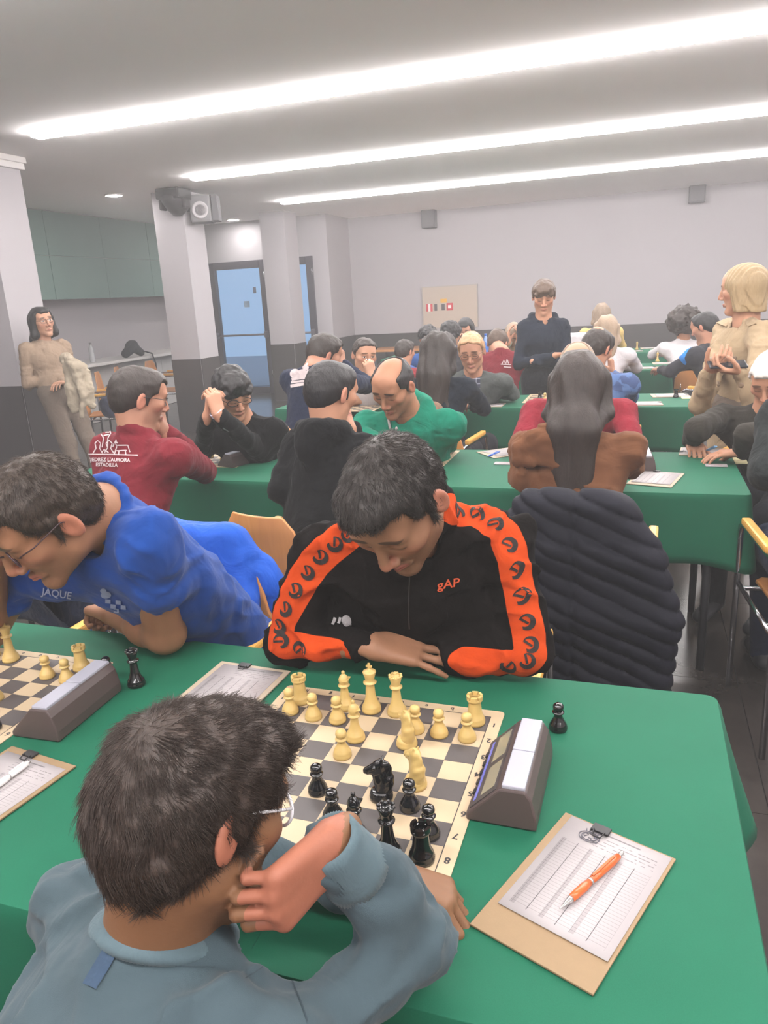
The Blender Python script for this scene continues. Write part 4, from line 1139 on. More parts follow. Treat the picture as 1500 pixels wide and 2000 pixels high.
    # --- trousers and shoes
    if legs:
        F = None
        hl_, hr2 = hip - rt * .09 * bs, hip + rt * .09 * bs; fh = unit(V(fw[0], fw[1], 0))
        kn = knees or [hip - rt * .11 * bs + fh * .42 * bs + V(0, 0, -.03), hip + rt * .11 * bs + fh * .42 * bs + V(0, 0, -.03)]
        ft = feet or [V(k[0], k[1], .07) - fh * .05 for k in kn]
        F = Fld(*bounds([hip, *kn, *ft], .16 * bs), max(.014, res))
        F.ell(hip - up * .03, (.165 * g, .15 * g, .12 * g), None, .03)
        for h_, k_, f_ in ((hl_, kn[0], ft[0]), (hr2, kn[1], ft[1])): F.cone(h_, k_, .088 * g, .066 * g, .04); F.cone(k_, f_, .062 * g, .046 * g, .03)
        F.rough(.005, 9, 3)
        np_mesh('trousers', *F.mesh(), trousers or cloth('dark_trousers', (38, 38, 44)), root)
        for f_ in ft:
            F = Fld(*bounds([f_, f_ + fh * .2], .09), .010)
            F.cone(f_ - fh * .03 + V(0, 0, -.022), f_ + fh * .15 * bs + V(0, 0, -.035), .042, .036, .02, flat=((0, 0, 1), .85)); F.cone(f_, f_ + V(0, 0, .03), .042, .042, .02); F.half((0, 0, .002), (0, 0, -1))
            np_mesh('shoe', *F.mesh(), shoes or pm('dark_shoe', (40, 40, 44), .6), root)
    # --- hair
    if hair_fn:
        hair_fn(H, root, hair, neck)
    return dict(root=root, H=H, up=up, rt=rt, fw=fw, garment=go, gv=gv, gq=gq, neck=neck)

# hair styles -------------------------------------------------------------
def hf_short(th=.010, h=.005, rough=.0035, freq=55, slope=.83, off=.004, fringe=0.0, bald=0.0, seed=1, front=0.0, side=0.0):
    def fn(H, root, mat, neck):
        F = Fld(*bounds([H.W(0, 0, .02)], .155 * H.s), h); hair_cap(F, H, th, slope, off, 0, front)
        if fringe: F.cone(H.W(-.05, .075, .07 - fringe), H.W(.05, .075, .07 - fringe), .022 * H.s, .022 * H.s, .02 * H.s); F.ell(H.W(0, .06, .075), np.array((.06, .04, .04)) * H.s, H.R, .02)
        if bald: F.ell(H.W(0, .03, .105), np.array((.060 * bald, .115 * bald, .075)) * H.s, H.R, .012, 'sub'); F.ell(H.W(0, .09, .06), np.array((.062, .06, .05)) * H.s, H.R, .01, 'sub')
        if rough: F.rough(rough, freq, seed, oct=2)
        np_mesh('hair', *F.mesh(), mat, root)
    return fn
def hf_long(length=.35, back=.055, w=.085, h=.006, cap=(.55, .030), front=.0, seed=1, taper=.7, wave=.01, sides=True, thick=1.0):
    def fn(H, root, mat, neck):
        s = H.s; dn = V(0, 0, -1); b0 = H.W(0, -.06, .0); bk = -unit(V(H.R[0, 1], H.R[1, 1], 0)); rt = H.R[:, 0]
        pts = [H.W(0, 0, .02) + .10 * V(*q) for q in ((1, 1, 1), (-1, -1, -1))] + [b0 + dn * length + bk * .12]
        F = Fld(*bounds(pts, .06), h); hair_cap(F, H, .014, cap[0], cap[1], .02 if cap[1] > .02 else 0)
        p1 = neck + bk * back + V(0, 0, .02); p2 = p1 + dn * (length - .18) + bk * .02
        F.cone(b0, p1, w * s * thick, w * s * .95 * thick, .04, flat=(bk, .55)); F.cone(p1, p2, w * s * .95 * thick, w * s * taper * thick, .04, flat=(bk, .48))
        if sides:
            for q in (-1, 1):
                a = H.W(q * .078, .012, .03); b = H.W(q * .088, .0, -.09); F.cone(a, b, .026 * s, .028 * s, .025); F.cone(b, p1 + rt * q * .05, .028 * s, .03 * s, .03)
        F.disp(lambda P: wave * .55 * np.sin(((P - p1) @ rt) * 90 + 2.2 * np.sin(P[:, 2] * 11)) * .5 + wave * .3 * vnoise(P * np.array((60, 60, 9)), seed), 6)
        np_mesh('hair', *F.mesh(), mat, root)
    return fn
def hf_afro(rad=.15, h=.008, seed=2):
    def fn(H, root, mat, neck):
        F = Fld(*bounds([H.W(0, -.02, .04)], rad * 1.35 + .02), h); F.ell(H.W(0, -.03, .045), np.array((rad, rad, rad * .90)) * H.s, H.R, 0)
        F.half(H.W(0, .0, -.07), H.R @ unit(V(0, .6, -1)), .03); F.ell(H.W(0, .11, -.02), np.array((.075, .06, .10)) * H.s, H.R, .03, 'sub'); F.rough(.022, 24, seed, oct=3)
        np_mesh('hair', *F.mesh(), mat, root)
    return fn
def hf_bob(h=.005, seed=3, length=.11, w=.093):
    def fn(H, root, mat, neck):
        F = Fld(*bounds([H.W(0, 0, .0)], .17 * H.s), h)
        W, s, R = H.W, H.s, H.R
        F.ell(W(0, -.014, .034), np.array((.090, .110, .096)) * s, R, 0); F.cone(W(0, -.04, .02), W(0, -.045, -length), .085 * s, .070 * s, .03, flat=(R[:, 1], .95))
        for q in (-1, 1): F.cone(W(q * .062, .012, .03), W(q * .068, .008, -length), .034 * s, .026 * s, .03)
        F.ell(W(0, .125, -.045), np.array((.062, .085, .105)) * s, R, .015, 'sub'); F.half(W(0, 0, -length - .008), R @ unit(V(0, .15, -1)), .01)
        F.disp(lambda P: .0022 * np.sin(H.L(P)[:, 0] * 260 + H.L(P)[:, 1] * 200 + 2 * np.sin(P[:, 2] * 30))); np_mesh('hair', *F.mesh(), mat, root)
    return fn
def print_on(g, vs, fs, origin, xdir, ydir, proj, mat, name, root, off=.0018):
    """lay flat print shapes (xy) onto a garment surface along a direction; returns the print as a part"""
    tree = BVHTree.FromPolygons([tuple(v) for v in g['gv']], [tuple(map(int, q)) for q in g['gq']])
    xdir, ydir, proj = unit(xdir), unit(ydir), unit(proj); out = []; ok = True
    for v in vs:
        p = origin + xdir * v[0] + ydir * v[1] - proj * .4
        hit = tree.ray_cast(Vector(p), Vector(proj), 1.0)
        out.append(np.array(hit[0]) - proj * off if hit[0] is not None else origin + xdir * v[0] + ydir * v[1])
    return mesh_obj(name, out, fs, mat, root, False, True)
def print_px(g, items, mat, name, root, off=.003):
    """flat print given where it shows (photograph pixels), laid on the garment surface as a part"""
    vs, fs = merge2d(items); out = []
    for v in vs:
        p, n = surf(g, v[0], v[1]); out.append(p + n * off)
    return mesh_obj(name, out, fs, mat, root, False, True)
def stroke_px(pts, w):
    pts = [np.array(p, float) for p in pts]; q = []
    for i in range(len(pts) - 1):
        n = max(1, int(np.linalg.norm(pts[i + 1] - pts[i]) / 4)); q += [pts[i] + (pts[i + 1] - pts[i]) * k / n for k in range(n)]
    q.append(pts[-1]); vs, fs = [], []
    for i, p in enumerate(q):
        t = unit(q[min(i + 1, len(q) - 1)] - q[max(i - 1, 0)]); nn = V(-t[1], t[0]) * w / 2; vs += [(*(p + nn), 0), (*(p - nn), 0)]
        if i: a = 2 * (i - 1); fs.append((a, a + 1, a + 3, a + 2))
    return vs, fs
def text_px(txt, u, v, hgt, ang=0.0, sx=1.0, bold=.02, shear=0.0):
    """lettering in pixel space: centre, letter height and slope in degrees"""
    vs, fs = text_mesh(txt, 1.0, bold, shear); a = math.radians(ang); k = hgt / .72
    return [(u + k * (x * sx * math.cos(a) + y * math.sin(a)), v + k * (x * sx * math.sin(a) - y * math.cos(a)), 0) for x, y, _ in vs], fs
def stroke(pts, w):
    """flat polyline of width w as xy vertices and faces"""
    pts = [np.array(p, float) for p in pts]; q = []
    for i in range(len(pts) - 1):
        n = max(1, int(np.linalg.norm(pts[i + 1] - pts[i]) / .006))
        q += [pts[i] + (pts[i + 1] - pts[i]) * k / n for k in range(n)]
    q.append(pts[-1]); vs, fs = [], []
    for i, p in enumerate(q):
        t = unit(q[min(i + 1, len(q) - 1)] - q[max(i - 1, 0)]); nn = V(-t[1], t[0]) * w / 2; vs += [(*(p + nn), 0), (*(p - nn), 0)]
        if i: a = 2 * (i - 1); fs.append((a, a + 1, a + 3, a + 2))
    return vs, fs
def merge2d(items):
    vs, fs = [], []
    for v, f in items:
        b = len(vs); vs += [tuple(x) for x in v]; fs += [tuple(i + b for i in q) for q in f]
    return vs, fs
def disc(c, rx, ry, n=18, rings_=3):
    vs, fs = [(c[0], c[1], 0)], []
    for r in range(1, rings_ + 1):
        for k in range(n): a = 2 * math.pi * k / n; vs.append((c[0] + rx * r / rings_ * math.cos(a), c[1] + ry * r / rings_ * math.sin(a), 0))
    for k in range(n): fs.append((0, 1 + k, 1 + (k + 1) % n))
    for r in range(1, rings_):
        for k in range(n): a, b = 1 + (r - 1) * n, 1 + r * n; fs.append((a + k, b + k, b + (k + 1) % n, a + (k + 1) % n))
    return vs, fs
# ---------------------------------------------------------------- the three players at the nearest table
def surf(g, u, v):
    """the garment point that shows at a place of the photograph, and its outward normal"""
    if 'tree' not in g: g['tree'] = BVHTree.FromPolygons([tuple(x) for x in g['gv']], [tuple(map(int, q)) for q in g['gq']])
    d = unit(ray(u, v)); h = g['tree'].ray_cast(Vector(CAM), Vector(d), 20.0)
    if h[0] is None: h = g['tree'].find_nearest(Vector(D(u, v, np.linalg.norm(g['neck'] - CAM))))
    n = np.array(h[1]); return np.array(h[0]), (n if n @ d < 0 else -n)
def set_attr(o, name, v):
    a = o.data.attributes.new(name, 'FLOAT', 'POINT'); a.data.foreach_set('value', np.asarray(v, np.float32))
def dist_poly(P, pts):
    d = np.full(len(P), 9.0)
    for a, b in zip(pts[:-1], pts[1:]):
        ab = b - a; t = np.clip(((P - a) @ ab) / max(1e-9, ab @ ab), 0, 1); d = np.minimum(d, np.linalg.norm(P - a - t[:, None] * ab, axis=1))
    return d
def ribbed(p0, p1, r0, r1, mat, name, root, n=72, amp=.0012, flat=None, rows=6):
    p0, p1 = np.array(p0, float), np.array(p1, float); t = unit(p1 - p0); u = unit(np.cross(t, [0, 0, 1.0])); w = np.cross(t, u); vs, fs = [], []
    prof = [(0, -.004), (0, 0), *[(k / rows, 0) for k in range(1, rows)], (1, 0), (1, -.005)]
    for k, (q, dr) in enumerate(prof):
        c = p0 + (p1 - p0) * q; r = r0 + (r1 - r0) * q + dr
        for i in range(n): a = 2 * math.pi * i / n; rr = r + (amp if i % 2 else -amp) * (dr == 0); vs.append(c + rr * (math.cos(a) * u + math.sin(a) * w))
    m = len(prof)
    for k in range(m - 1):
        for i in range(n): fs.append((k * n + i, k * n + (i + 1) % n, (k + 1) * n + (i + 1) % n, (k + 1) * n + i))
    return mesh_obj(name, vs, fs, mat, root, True, True)

SK_A = skin('skin_boy', (116, 82, 57), (60, 42, 32)); SK_B = skin('skin_polo_man', (142, 100, 74), (58, 42, 34), .22); SK_C = skin('skin_jacket_man', (134, 96, 72), (44, 32, 28), .30)
HAIR_A = hairmat('hair_boy_brown', (28, 21, 17), (68, 53, 44)); HAIR_B = hairmat('hair_dark_brown', (32, 24, 19), (66, 52, 41)); HAIR_C = hairmat('hair_near_black', (22, 18, 16), (58, 51, 46))
def hf_hero(th, h, whorl, n, length, rad, lift, slope=.80, off=.012, seed=1, clump=60.0, top=.0, vol=0.0, rough=.003, curve=0.0):
    def fn(H, root, mat, neck):
        F = Fld(*bounds([H.W(0, 0, .02)], .155 * H.s), h)
        hair_cap(F, H, th, slope, off, top=top)
        F.rough(rough, 45, seed, oct=2); v, q = F.mesh(); nr = normals(v, q)
        if ((v - v.mean(0)) * nr).sum() < 0: nr = -nr
        w = H.W(*whorl); fwd = H.R[:, 1]; dn = -H.R[:, 2]
        def flow(P, N):
            r = P - w; r /= np.linalg.norm(r, axis=1)[:, None] + .01; sw = np.cross(N, r) * .35
            return r + sw + dn * .25
        sv, sq = strands(v, nr, flow, n, length, rad, seed, lift, clump=clump, curve=curve)
        vs, qs = islands([(v, q), (sv, sq)]); np_mesh('hair', vs, qs, mat, root)
    return fn

# --- the boy in the light blue sweatshirt, seen from behind
M_SWEAT = cloth('pale_blue_sweatshirt', (62, 76, 82), .22, 10, 1400, var=.10, sheen=.1)
M_RIB = cloth('pale_blue_rib', (80, 97, 103), .1, 30, 1400, var=.06, sheen=.1)
bn = D(318, 1826, .775); b_rt = unit(V(math.cos(.30), -math.sin(.30), -.02))
b_sl, b_sr = bn - b_rt * .155 + V(0, 0, -.045), bn + b_rt * .155 + V(0, -.0, -.055)
b_el, b_wr = TZ(812, 1838, .805), D(650, 1650, .765)
b_el2, b_wr2 = V(-.12, -.33, .80), TZ(770, 1712, .785)
hd = D(386, 1592, .765)
hw = D(632, 1640, .76); hk = D(556, 1716, .725)
def boy_extra(F, j):
    F.cone(j['hip'], j['chest'] - j['fw'] * .05, .15, .15, .05, flat=(j['fw'], .8))
gA = person('boy in a pale blue sweatshirt seen from behind, cheek on his fist', hd, (30, 24, -14), bn, b_sl, b_sr, V(.0, -.62, .52),
    {'R': (b_el, b_wr), 'L': (b_el2, b_wr2)}, M_SWEAT, SK_A, HAIR_A, hs=.89, bs=.86, girth=1.0, res=.005, hres=.0032, hand_res=.0024,
    hands={'R': dict(d=hk - hw, n=D(470, 1640, .78) - D(556, 1700, .73), curl=(.95, 1.35, .9), spread=.05, thumb=-.38, s=1.06, tcurl=.5),
           'L': dict(d=TZ(858, 1745, .775) - b_wr2, n=V(-.2, -.2, -1), curl=(.75, .85, .5), spread=.12, thumb=.3, s=1.0)},
    hair_fn=hf_hero(.014, .0032, (.012, -.075, .085), 28000, .025, .00042, .24, .92, .018, 3, 55, .010, rough=.004), pitfold=.013, foldf=9, extra=boy_extra, garment='sweatshirt', trousers=cloth('boy_jeans', (52, 62, 86)), collar='crew', sleeve_r=1.0, cuffback=.07, crease=.008)
# ribbed collar and cuffs, stitched tag
ax = unit(b_wr - b_el)
ribbed(b_wr - ax * .052, b_wr + ax * .010, .0375, .0320, M_RIB, 'cuff', gA['garment'], 120, .0007)
ax2 = unit(b_wr2 - b_el2); ribbed(b_wr2 - ax2 * .050, b_wr2 + ax2 * .008, .0365, .032, M_RIB, 'cuff', gA['garment'], 120, .0007)
up, rt, fw = gA['up'], gA['rt'], gA['fw']
cc = MB()
cpts = rings(bn + fw * .006 + up * .016, rt, fw, up, .064, 41, .03)[:-1]
n_, vs, fs = 8, [], []
for i, p in enumerate(cpts * 3):
    pass
rr_ = []
for i in range(240):
    a = 2 * math.pi * i / 240; c = bn + fw * .004 + up * .020; rad_ = .0605
    for k in range(n_ + 1):
        q = k / n_; r2 = rad_ + .012 * math.sin(q * math.pi) ** .7 + .006 * (1 - q) * (1 if i % 2 else .82) * (0 < k < n_)
        rr_.append(c + (rt * math.cos(a) + fw * math.sin(a)) * r2 - up * (.03 * (1 + math.sin(a)) * .5) + up * (.024 * q - .012))
for i in range(240):
    for k in range(n_): a, b = i * (n_ + 1) + k, ((i + 1) % 240) * (n_ + 1) + k; fs.append((a, b, b + 1, a + 1))
mesh_obj('ribbed_collar', rr_, fs, M_RIB, gA['garment'], True, True)
p, nrm = surf(gA, 198, 1888); px_, _ = surf(gA, 214, 1862); py_, _ = surf(gA, 182, 1915)
ty = unit(px_ - py_); tx = unit(np.cross(ty, nrm))
vs = [(x * .0075, y * .018, 0) for y in np.linspace(-1, 1, 7) for x in (-1, 0, 1)]; fs = [(r * 3 + k, r * 3 + k + 1, r * 3 + k + 4, r * 3 + k + 3) for r in range(6) for k in range(2)]
print_on(gA, vs, fs, p, tx, ty, -nrm, pm('navy_tag', (36, 58, 80), .8, var=.2, vscale=200), 'neck_tag', gA['garment'], .0022)
print_px(gA, [stroke_px([(478, 1912), (520, 1884), (552, 1884), (570, 1915), (588, 1960), (600, 1996)], 2.6)], pm('sweat_seam', (42, 56, 64), .9, var=0), 'raglan_seam', gA['garment'], .001)
print_px(gA, [stroke_px([(222, 1846), (282, 1872), (350, 1888), (420, 1890)], 2.2)], MATS['sweat_seam'], 'collar_seam', gA['garment'], .001)
M_CLEAR = pm('clear_acetate', (214, 214, 218), .15, 0, var=0, coat=.5)
glasses(gA['H'], gA['root'], M_CLEAR, .028, .021, .0022)

# --- the man in the black jacket with orange sleeves
def jacket_mat():
    t = NT('black_jacket_orange_sleeves'); s = t.attr('stripe').outputs['Fac']; co = t.co()
    n = t.noise(14, 3, co, .5, 1.0); w = t.noise(900, 1, co)
    e = t.step(s, -.0006, .0006)
    blk = t.mix(n, lin((10, 8, 7)), lin((22, 18, 17))); org = t.mix(n, lin((166, 54, 14)), lin((190, 70, 24)))
    t.base(t.mix(e, blk, org)); t.set(Roughness=.85); t.b.inputs['Specular IOR Level'].default_value = .1
    t.bump(t.m('ADD', t.noise(22, 3, co, .5, 1.5), t.m('MULTIPLY', w, .03)), .30, .01); return t.mat
M_JACK = jacket_mat()
c_neck, c_sl, c_sr = D(806, 1008, 1.50), D(984, 1050, 1.53), D(622, 1076, 1.57)
c_ell, c_elr = TZ(1030, 1275, .805), TZ(566, 1252, .805)
c_wrr, c_wrl = TZ(732, 1262, .825), TZ(884, 1278, .795)
def c_extra(F, j):
    F.cone(j['chest'] - j['up'] * .05, V(-.04, .44, .84), .13, .12, .05, flat=(j['fw'], .8)); F.cone(V(-.16, .45, .86), V(.12, .47, .86), .10, .10, .05)
gC = person('man in a black jacket with orange sleeve stripes, looking down at the board', D(774, 986, 1.335), (187, 44, 4), c_neck, c_sl, c_sr, V(-.02, .60, .52),
    {'R': (c_elr, c_wrr), 'L': (c_ell, c_wrl)}, M_JACK, SK_C, HAIR_C, hs=1.0, bs=1.0, girth=1.02, res=.006, hres=.0032, hand_res=.003,
    hands={'R': dict(d=TZ(846, 1276, .80) - c_wrr, n=V(0, .35, -1), curl=(.08, .18, .15), spread=.34, thumb=.75, s=1.04),
           'L': dict(d=TZ(742, 1238, .80) - c_wrl, n=V(0, .3, -1), curl=(.15, .2, .2), spread=.06, thumb=.3, s=.95)},
    hair_fn=hf_hero(.007, .0032, (.01, -.06, .095), 16000, .017, .0005, .5, .84, .0, 5, 70, .006, rough=.003), pitfold=.010, foldf=10, extra=c_extra, hide_hands=('L',), collar='stand', garment='jacket', crease=.009, trousers=cloth('c_trousers', (30, 30, 36)), headkw=dict(neckr=.056))
SL_ = [[(884, 992), (915, 998), (950, 1010), (985, 1042), (1004, 1088), (1014, 1140), (1024, 1190), (1034, 1240), (1040, 1278), (1020, 1304), (965, 1302), (905, 1296)],
       [(690, 1034), (668, 1052), (640, 1074), (612, 1102), (590, 1135), (568, 1172), (548, 1208), (540, 1240), (560, 1262), (610, 1274), (655, 1278)]]
st = np.full(len(gC['gv']), 9.0); EMB = []
for line in SL_:
    pts = [surf(gC, u, v) for u, v in line]; P3 = [q[0] for q in pts]; st = np.minimum(st, dist_poly(gC['gv'], P3)); EMB.append(pts)
set_attr(gC['garment'], 'stripe', .034 - st)
M_EMB = pm('emblem_black', (28, 20, 18), .8, var=0)
def crescent(r):
    a = np.linspace(.5, 5.4, 16); o = [(r * math.cos(t), r * math.sin(t)) for t in a]; i = [(r * .25 + r * .62 * math.cos(t), r * .10 + r * .62 * math.sin(t)) for t in a]
    vs = [(x, y, 0) for x, y in o] + [(x, y, 0) for x, y in i]; n = len(a); fs = [(k, k + 1, n + k + 1, n + k) for k in range(n - 1)]
    return merge2d([(vs, fs), stroke([(-.1 * r, -.2 * r), (.75 * r, .55 * r)], r * .28)])
for pts in EMB:
    acc = 0
    for k in range(len(pts) - 2):
        (a, na), (b, nb_) = pts[k], pts[k + 1]
        p = (a + b) / 2; nn = unit(na + nb_); td = unit(b - a); xd = unit(np.cross(td, nn))
        v_, f_ = crescent(.0165); print_on(gC, v_, f_, p, xd, -td, -nn, M_EMB, 'sleeve_emblem', gC['garment'], .0022)
print_px(gC, [text_px('gAP', 874, 1140, 17, -8, 1.12, .012, .15)], pm('orange_print', (200, 80, 42), .7, var=0), 'chest_logo', gC['garment'], .003)
print_px(gC, [disc((677, 1213), 10, 13), stroke_px([(650, 1222), (655, 1206)], 6), stroke_px([(661, 1220), (665, 1205)], 5)], pm('white_print', (150, 146, 146), .7, var=.3, vscale=60), 'white_logo', gC['garment'], .003)
print_px(gC, [stroke_px([(800, 1120), (799, 1160), (798, 1200), (800, 1228)], 2.4)], pm('zip_black', (46, 42, 42), .3, .4, var=0), 'zip', gC['garment'], .0015)

# --- the man in the blue polo shirt at the left
M_POLO = cloth('royal_blue_polo', (22, 60, 128), .18, 9, 1200, var=.10, sheen=.1)
p_neck, p_sl, p_sr = D(196, 1006, 1.56), D(282, 1058, 1.50), D(52, 1098, 1.68)
p_el, p_wr = TZ(322, 1236, .805), TY(222, 1200, .40)
p_er, p_wrr = V(-1.0, .22, .80), V(-.80, .10, 1.04)
def polo_extra(F, j):
    # collar leaves and the hem rolls of the sleeves
    for q in (-1, 1): F.chain(rings(j['neck'] + j['up'] * .03, j['rt'], j['fw'], j['up'], .068, 9, .04, math.pi * 1.5, math.pi * (1.5 + q * .95)), [.012] * 8 + [.007], .008)
gB = person('man with glasses in a royal blue polo shirt leaning over the left board', D(88, 1016, 1.45), (206, 34, -4), p_neck, p_sl, p_sr, V(-.58, .66, .53),
    {'L': (p_el, p_wr), 'R': (p_er, p_wrr)}, M_POLO, SK_B, HAIR_B, hs=1.0, bs=1.02, girth=1.02, res=.006, hres=.0032, hand_res=.003, sleeve='short',
    hands={'L': dict(d=unit(p_wr - p_el), n=V(.1, -.3, -1), curl=(1.2, 1.5, .9), spread=.02, thumb=.2), 'R': dict(d=V(.35, -.05, .6), n=V(.6, -.5, .1), curl=(.3, .4, .3), spread=.1)},
    hair_fn=hf_hero(.008, .0035, (.01, -.06, .095), 12000, .018, .0005, .45, .82, .004, 8, 60, .008), pitfold=.010, foldf=8, collar='crew', extra=polo_extra, garment='polo_shirt', trousers=cloth('b_trousers', (40, 44, 58)))
glasses(gB['H'], gB['root'], pm('dark_red_acetate', (58, 34, 40), .3, var=0), .025, .018, .0018)
M_NAVYP = pm('navy_print', (22, 30, 58), .8, var=.06)
print_px(gB, [text_px('JAQUE', 112, 1158, 14, 9, 1.0, .015)], pm('pale_print', (136, 146, 176), .7, var=.1), 'chest_lettering', gB['garment'], .003)
sq = lambda x0, y0: ([(x0 - 5, y0 - 4, 0), (x0 + 5, y0 - 3, 0), (x0 + 5, y0 + 5, 0), (x0 - 5, y0 + 4, 0)], [(3, 2, 1, 0)])
print_px(gB, [disc((208, 1160), 10, 7), disc((203, 1152), 6, 5), sq(212, 1172), sq(232, 1174), sq(222, 1182), sq(242, 1184), sq(228, 1190)], pm('pale_print2', (130, 140, 172), .7, var=.2, vscale=90), 'horse_emblem', gB['garment'], .003)
# ---------------------------------------------------------------- the other players and onlookers
RES = {1: (.006, .0035, .003), 2: (.009, .0045, .0042), 3: (.012, .006, .0055), 4: (.015, .008, .0075)}
def sit(label, short, u, v, t, face, by, top, skn, hair, hf, row=2, sw=.185, lean=.17, arms=None, nk=None, sdrop=.055, seat=True, hipz=.54, hs=1.0, bs=1.0, noff=.03, **kw):
    """a seated figure whose head shows at u, v at depth t; by is where the body faces"""
    h = D(u, v, t); b = math.radians(by); fb, rb = V(math.sin(b), math.cos(b), 0), V(math.cos(b), -math.sin(b), 0)
    neck = (h - V(0, 0, .146 * hs) - fb * noff) if nk is None else np.array(nk, float)
    sl, sr = neck - rb * sw * bs - V(0, 0, sdrop), neck + rb * sw * bs - V(0, 0, sdrop)
    hip = V(neck[0], neck[1], 0) - fb * lean + V(0, 0, hipz)
    A = {}
    for side, s_, q in (('L', sl, -1), ('R', sr, 1)):
        a = (arms or {}).get(side)
        if a is None:
            e = s_ + fb * .17 + rb * q * .05; e[2] = .80; w = e + fb * .17 - rb * q * .13; w[2] = .79; a = (e, w)
        A[side] = a
    r, hr_, hd_ = RES[row]
    g = person(label, h, face, neck, sl, sr, hip, A, top, skn, hair, hs=hs, bs=bs, res=kw.pop('res', r), hres=kw.pop('hres', hr_), hand_res=hd_, hair_fn=hf, face_detail=row < 4, **kw)
    if seat: chair(hip[0], hip[1], by, 'wooden armchair with chrome frame under the ' + short)
    g['hip'] = hip; g['fb'], g['rb'] = fb, rb
    return g
HK = hairmat('hair_black', (15, 13, 14), (38, 35, 36)); HB = hairmat('hair_brown_mid', (58, 43, 34), (96, 76, 60)); HD = hairmat('hair_brown_dark', (28, 21, 18), (56, 45, 39))
HG = hairmat('hair_grey_brown', (110, 92, 76), (160, 140, 120)); HS = hairmat('hair_sandy', (150, 112, 78), (196, 158, 118)); HBL = hairmat('hair_blonde', (138, 116, 82), (176, 152, 116))
S1 = skin('skin_fair', (180, 132, 106), (84, 62, 50)); S2 = skin('skin_olive', (158, 112, 86), (40, 30, 28), .25); S3 = skin('skin_fair_stubble', (174, 126, 102), (70, 52, 44), .3); S4 = skin('skin_light_open', (184, 138, 112), (80, 58, 46), 0, False); S5 = skin('skin_beard', (158, 112, 88), (34, 28, 26), .75)
MAROON = cloth('maroon_softshell', (106, 28, 38), .30, 9, 900); BLACKC = cloth('black_cotton', (13, 14, 16), .35, 9, 900); NAVY = cloth('navy_cotton', (24, 32, 54), .3, 9); GREENH = cloth('teal_green_hoodie', (12, 108, 86), .3, 10); WHITEC = cloth('white_cotton', (186, 181, 183), .3, 10); GREYJ = cloth('grey_fleece', (74, 78, 76), .35, 10); REDS = cloth('red_knit', (124, 34, 46), .3, 12); BROWNC = cloth('camel_coat', (100, 65, 43), .3, 7); BLUEW = cloth('blue_knit', (44, 82, 142), .3, 10); TRENCH = cloth('beige_trench', (160, 140, 112), .35, 8); DGREEN = cloth('dark_charcoal_jacket', (34, 38, 38), .35, 8); OLIVE = cloth('dark_olive_jacket', (48, 45, 40), .35, 9); BEIGE = cloth('beige_sweater', (142, 122, 104), .3, 10); TAUPE = cloth('taupe_trousers', (106, 94, 84), .35, 8); JEANS = cloth('blue_jeans', (56, 74, 108), .3, 12)
def camo():
    t = NT('blue_camo_jacket'); n = t.noise(16, 3, None, .5, .8); t.base(t.mix(t.step(n, .47, .53), lin((36, 60, 104)), lin((66, 96, 142)))); t.set(Roughness=.7); t.bump(t.noise(10, 3), .3, .01); return t.mat
CAMO = camo()

# second row, backs to the camera
gG = sit('man in a maroon jacket with white chess drawing on its back', 'man in the maroon jacket', 272, 778, 2.88, (40, 14, 4), 16, MAROON, S3, HD, hf_short(.007, .0045, .002, 50, .82, .008), 2, sw=.20, lean=.16,
    arms={'R': (TZ(400, 918, .81), D(318, 838, 2.98)), 'L': (D(205, 985, 2.95), D(300, 960, 3.1))}, hands={'R': dict(d=V(-.2, .12, 1), n=V(-.8, -.1, .2), curl=(.9, 1.2, .7), spread=.03, thumb=.2)}, collar='stand', girth=1.10, trousers=JEANS, garment='softshell_jacket', hide_hands=('L',), pitfold=.007, foldf=7)
glasses(gG['H'], gG['root'], pm('thin_dark_metal', (60, 58, 60), .3, .6, var=0), .025, .018, .0014)
# white line drawing: a rook-headed figure between pawns and a donkey, with two lines of lettering
M_WPR = pm('white_screen_print', (186, 172, 172), .7, var=.04)
G_ = lambda *pts: stroke_px(pts, 2.1)
print_px(gG, [G_((170, 887), (270, 890)), G_((183, 886), (189, 876), (187, 866), (192, 861), (198, 866), (196, 876), (202, 886)), G_((201, 874), (204, 857), (198, 849), (203, 840), (213, 839), (217, 848), (212, 857), (212, 874)), G_((203, 852), (214, 850)), G_((206, 846), (214, 846)),
    G_((206, 885), (212, 875), (209, 866), (215, 861), (221, 866), (218, 876), (224, 886)), G_((222, 873), (226, 863), (229, 870), (251, 870), (255, 884)), G_((230, 872), (225, 888)), G_((234, 880), (233, 889)), G_((246, 880), (247, 889)), G_((229, 881), (249, 880)), G_((200, 885), (205, 878), (214, 885)), G_((226, 862), (232, 866)), G_((228, 859), (229, 866))], M_WPR, 'back_drawing', gG['root'], .004)
print_px(gG, [text_px("AJEDREZ L'AURORA", 214, 899, 7.2, 1.5, .92, .03)], M_WPR, 'back_lettering', gG['garment'], .004)
print_px(gG, [text_px('ESTADILLA', 210, 908.5, 6.8, 1.5, .92, .03)], M_WPR, 'back_lettering', gG['garment'], .004)

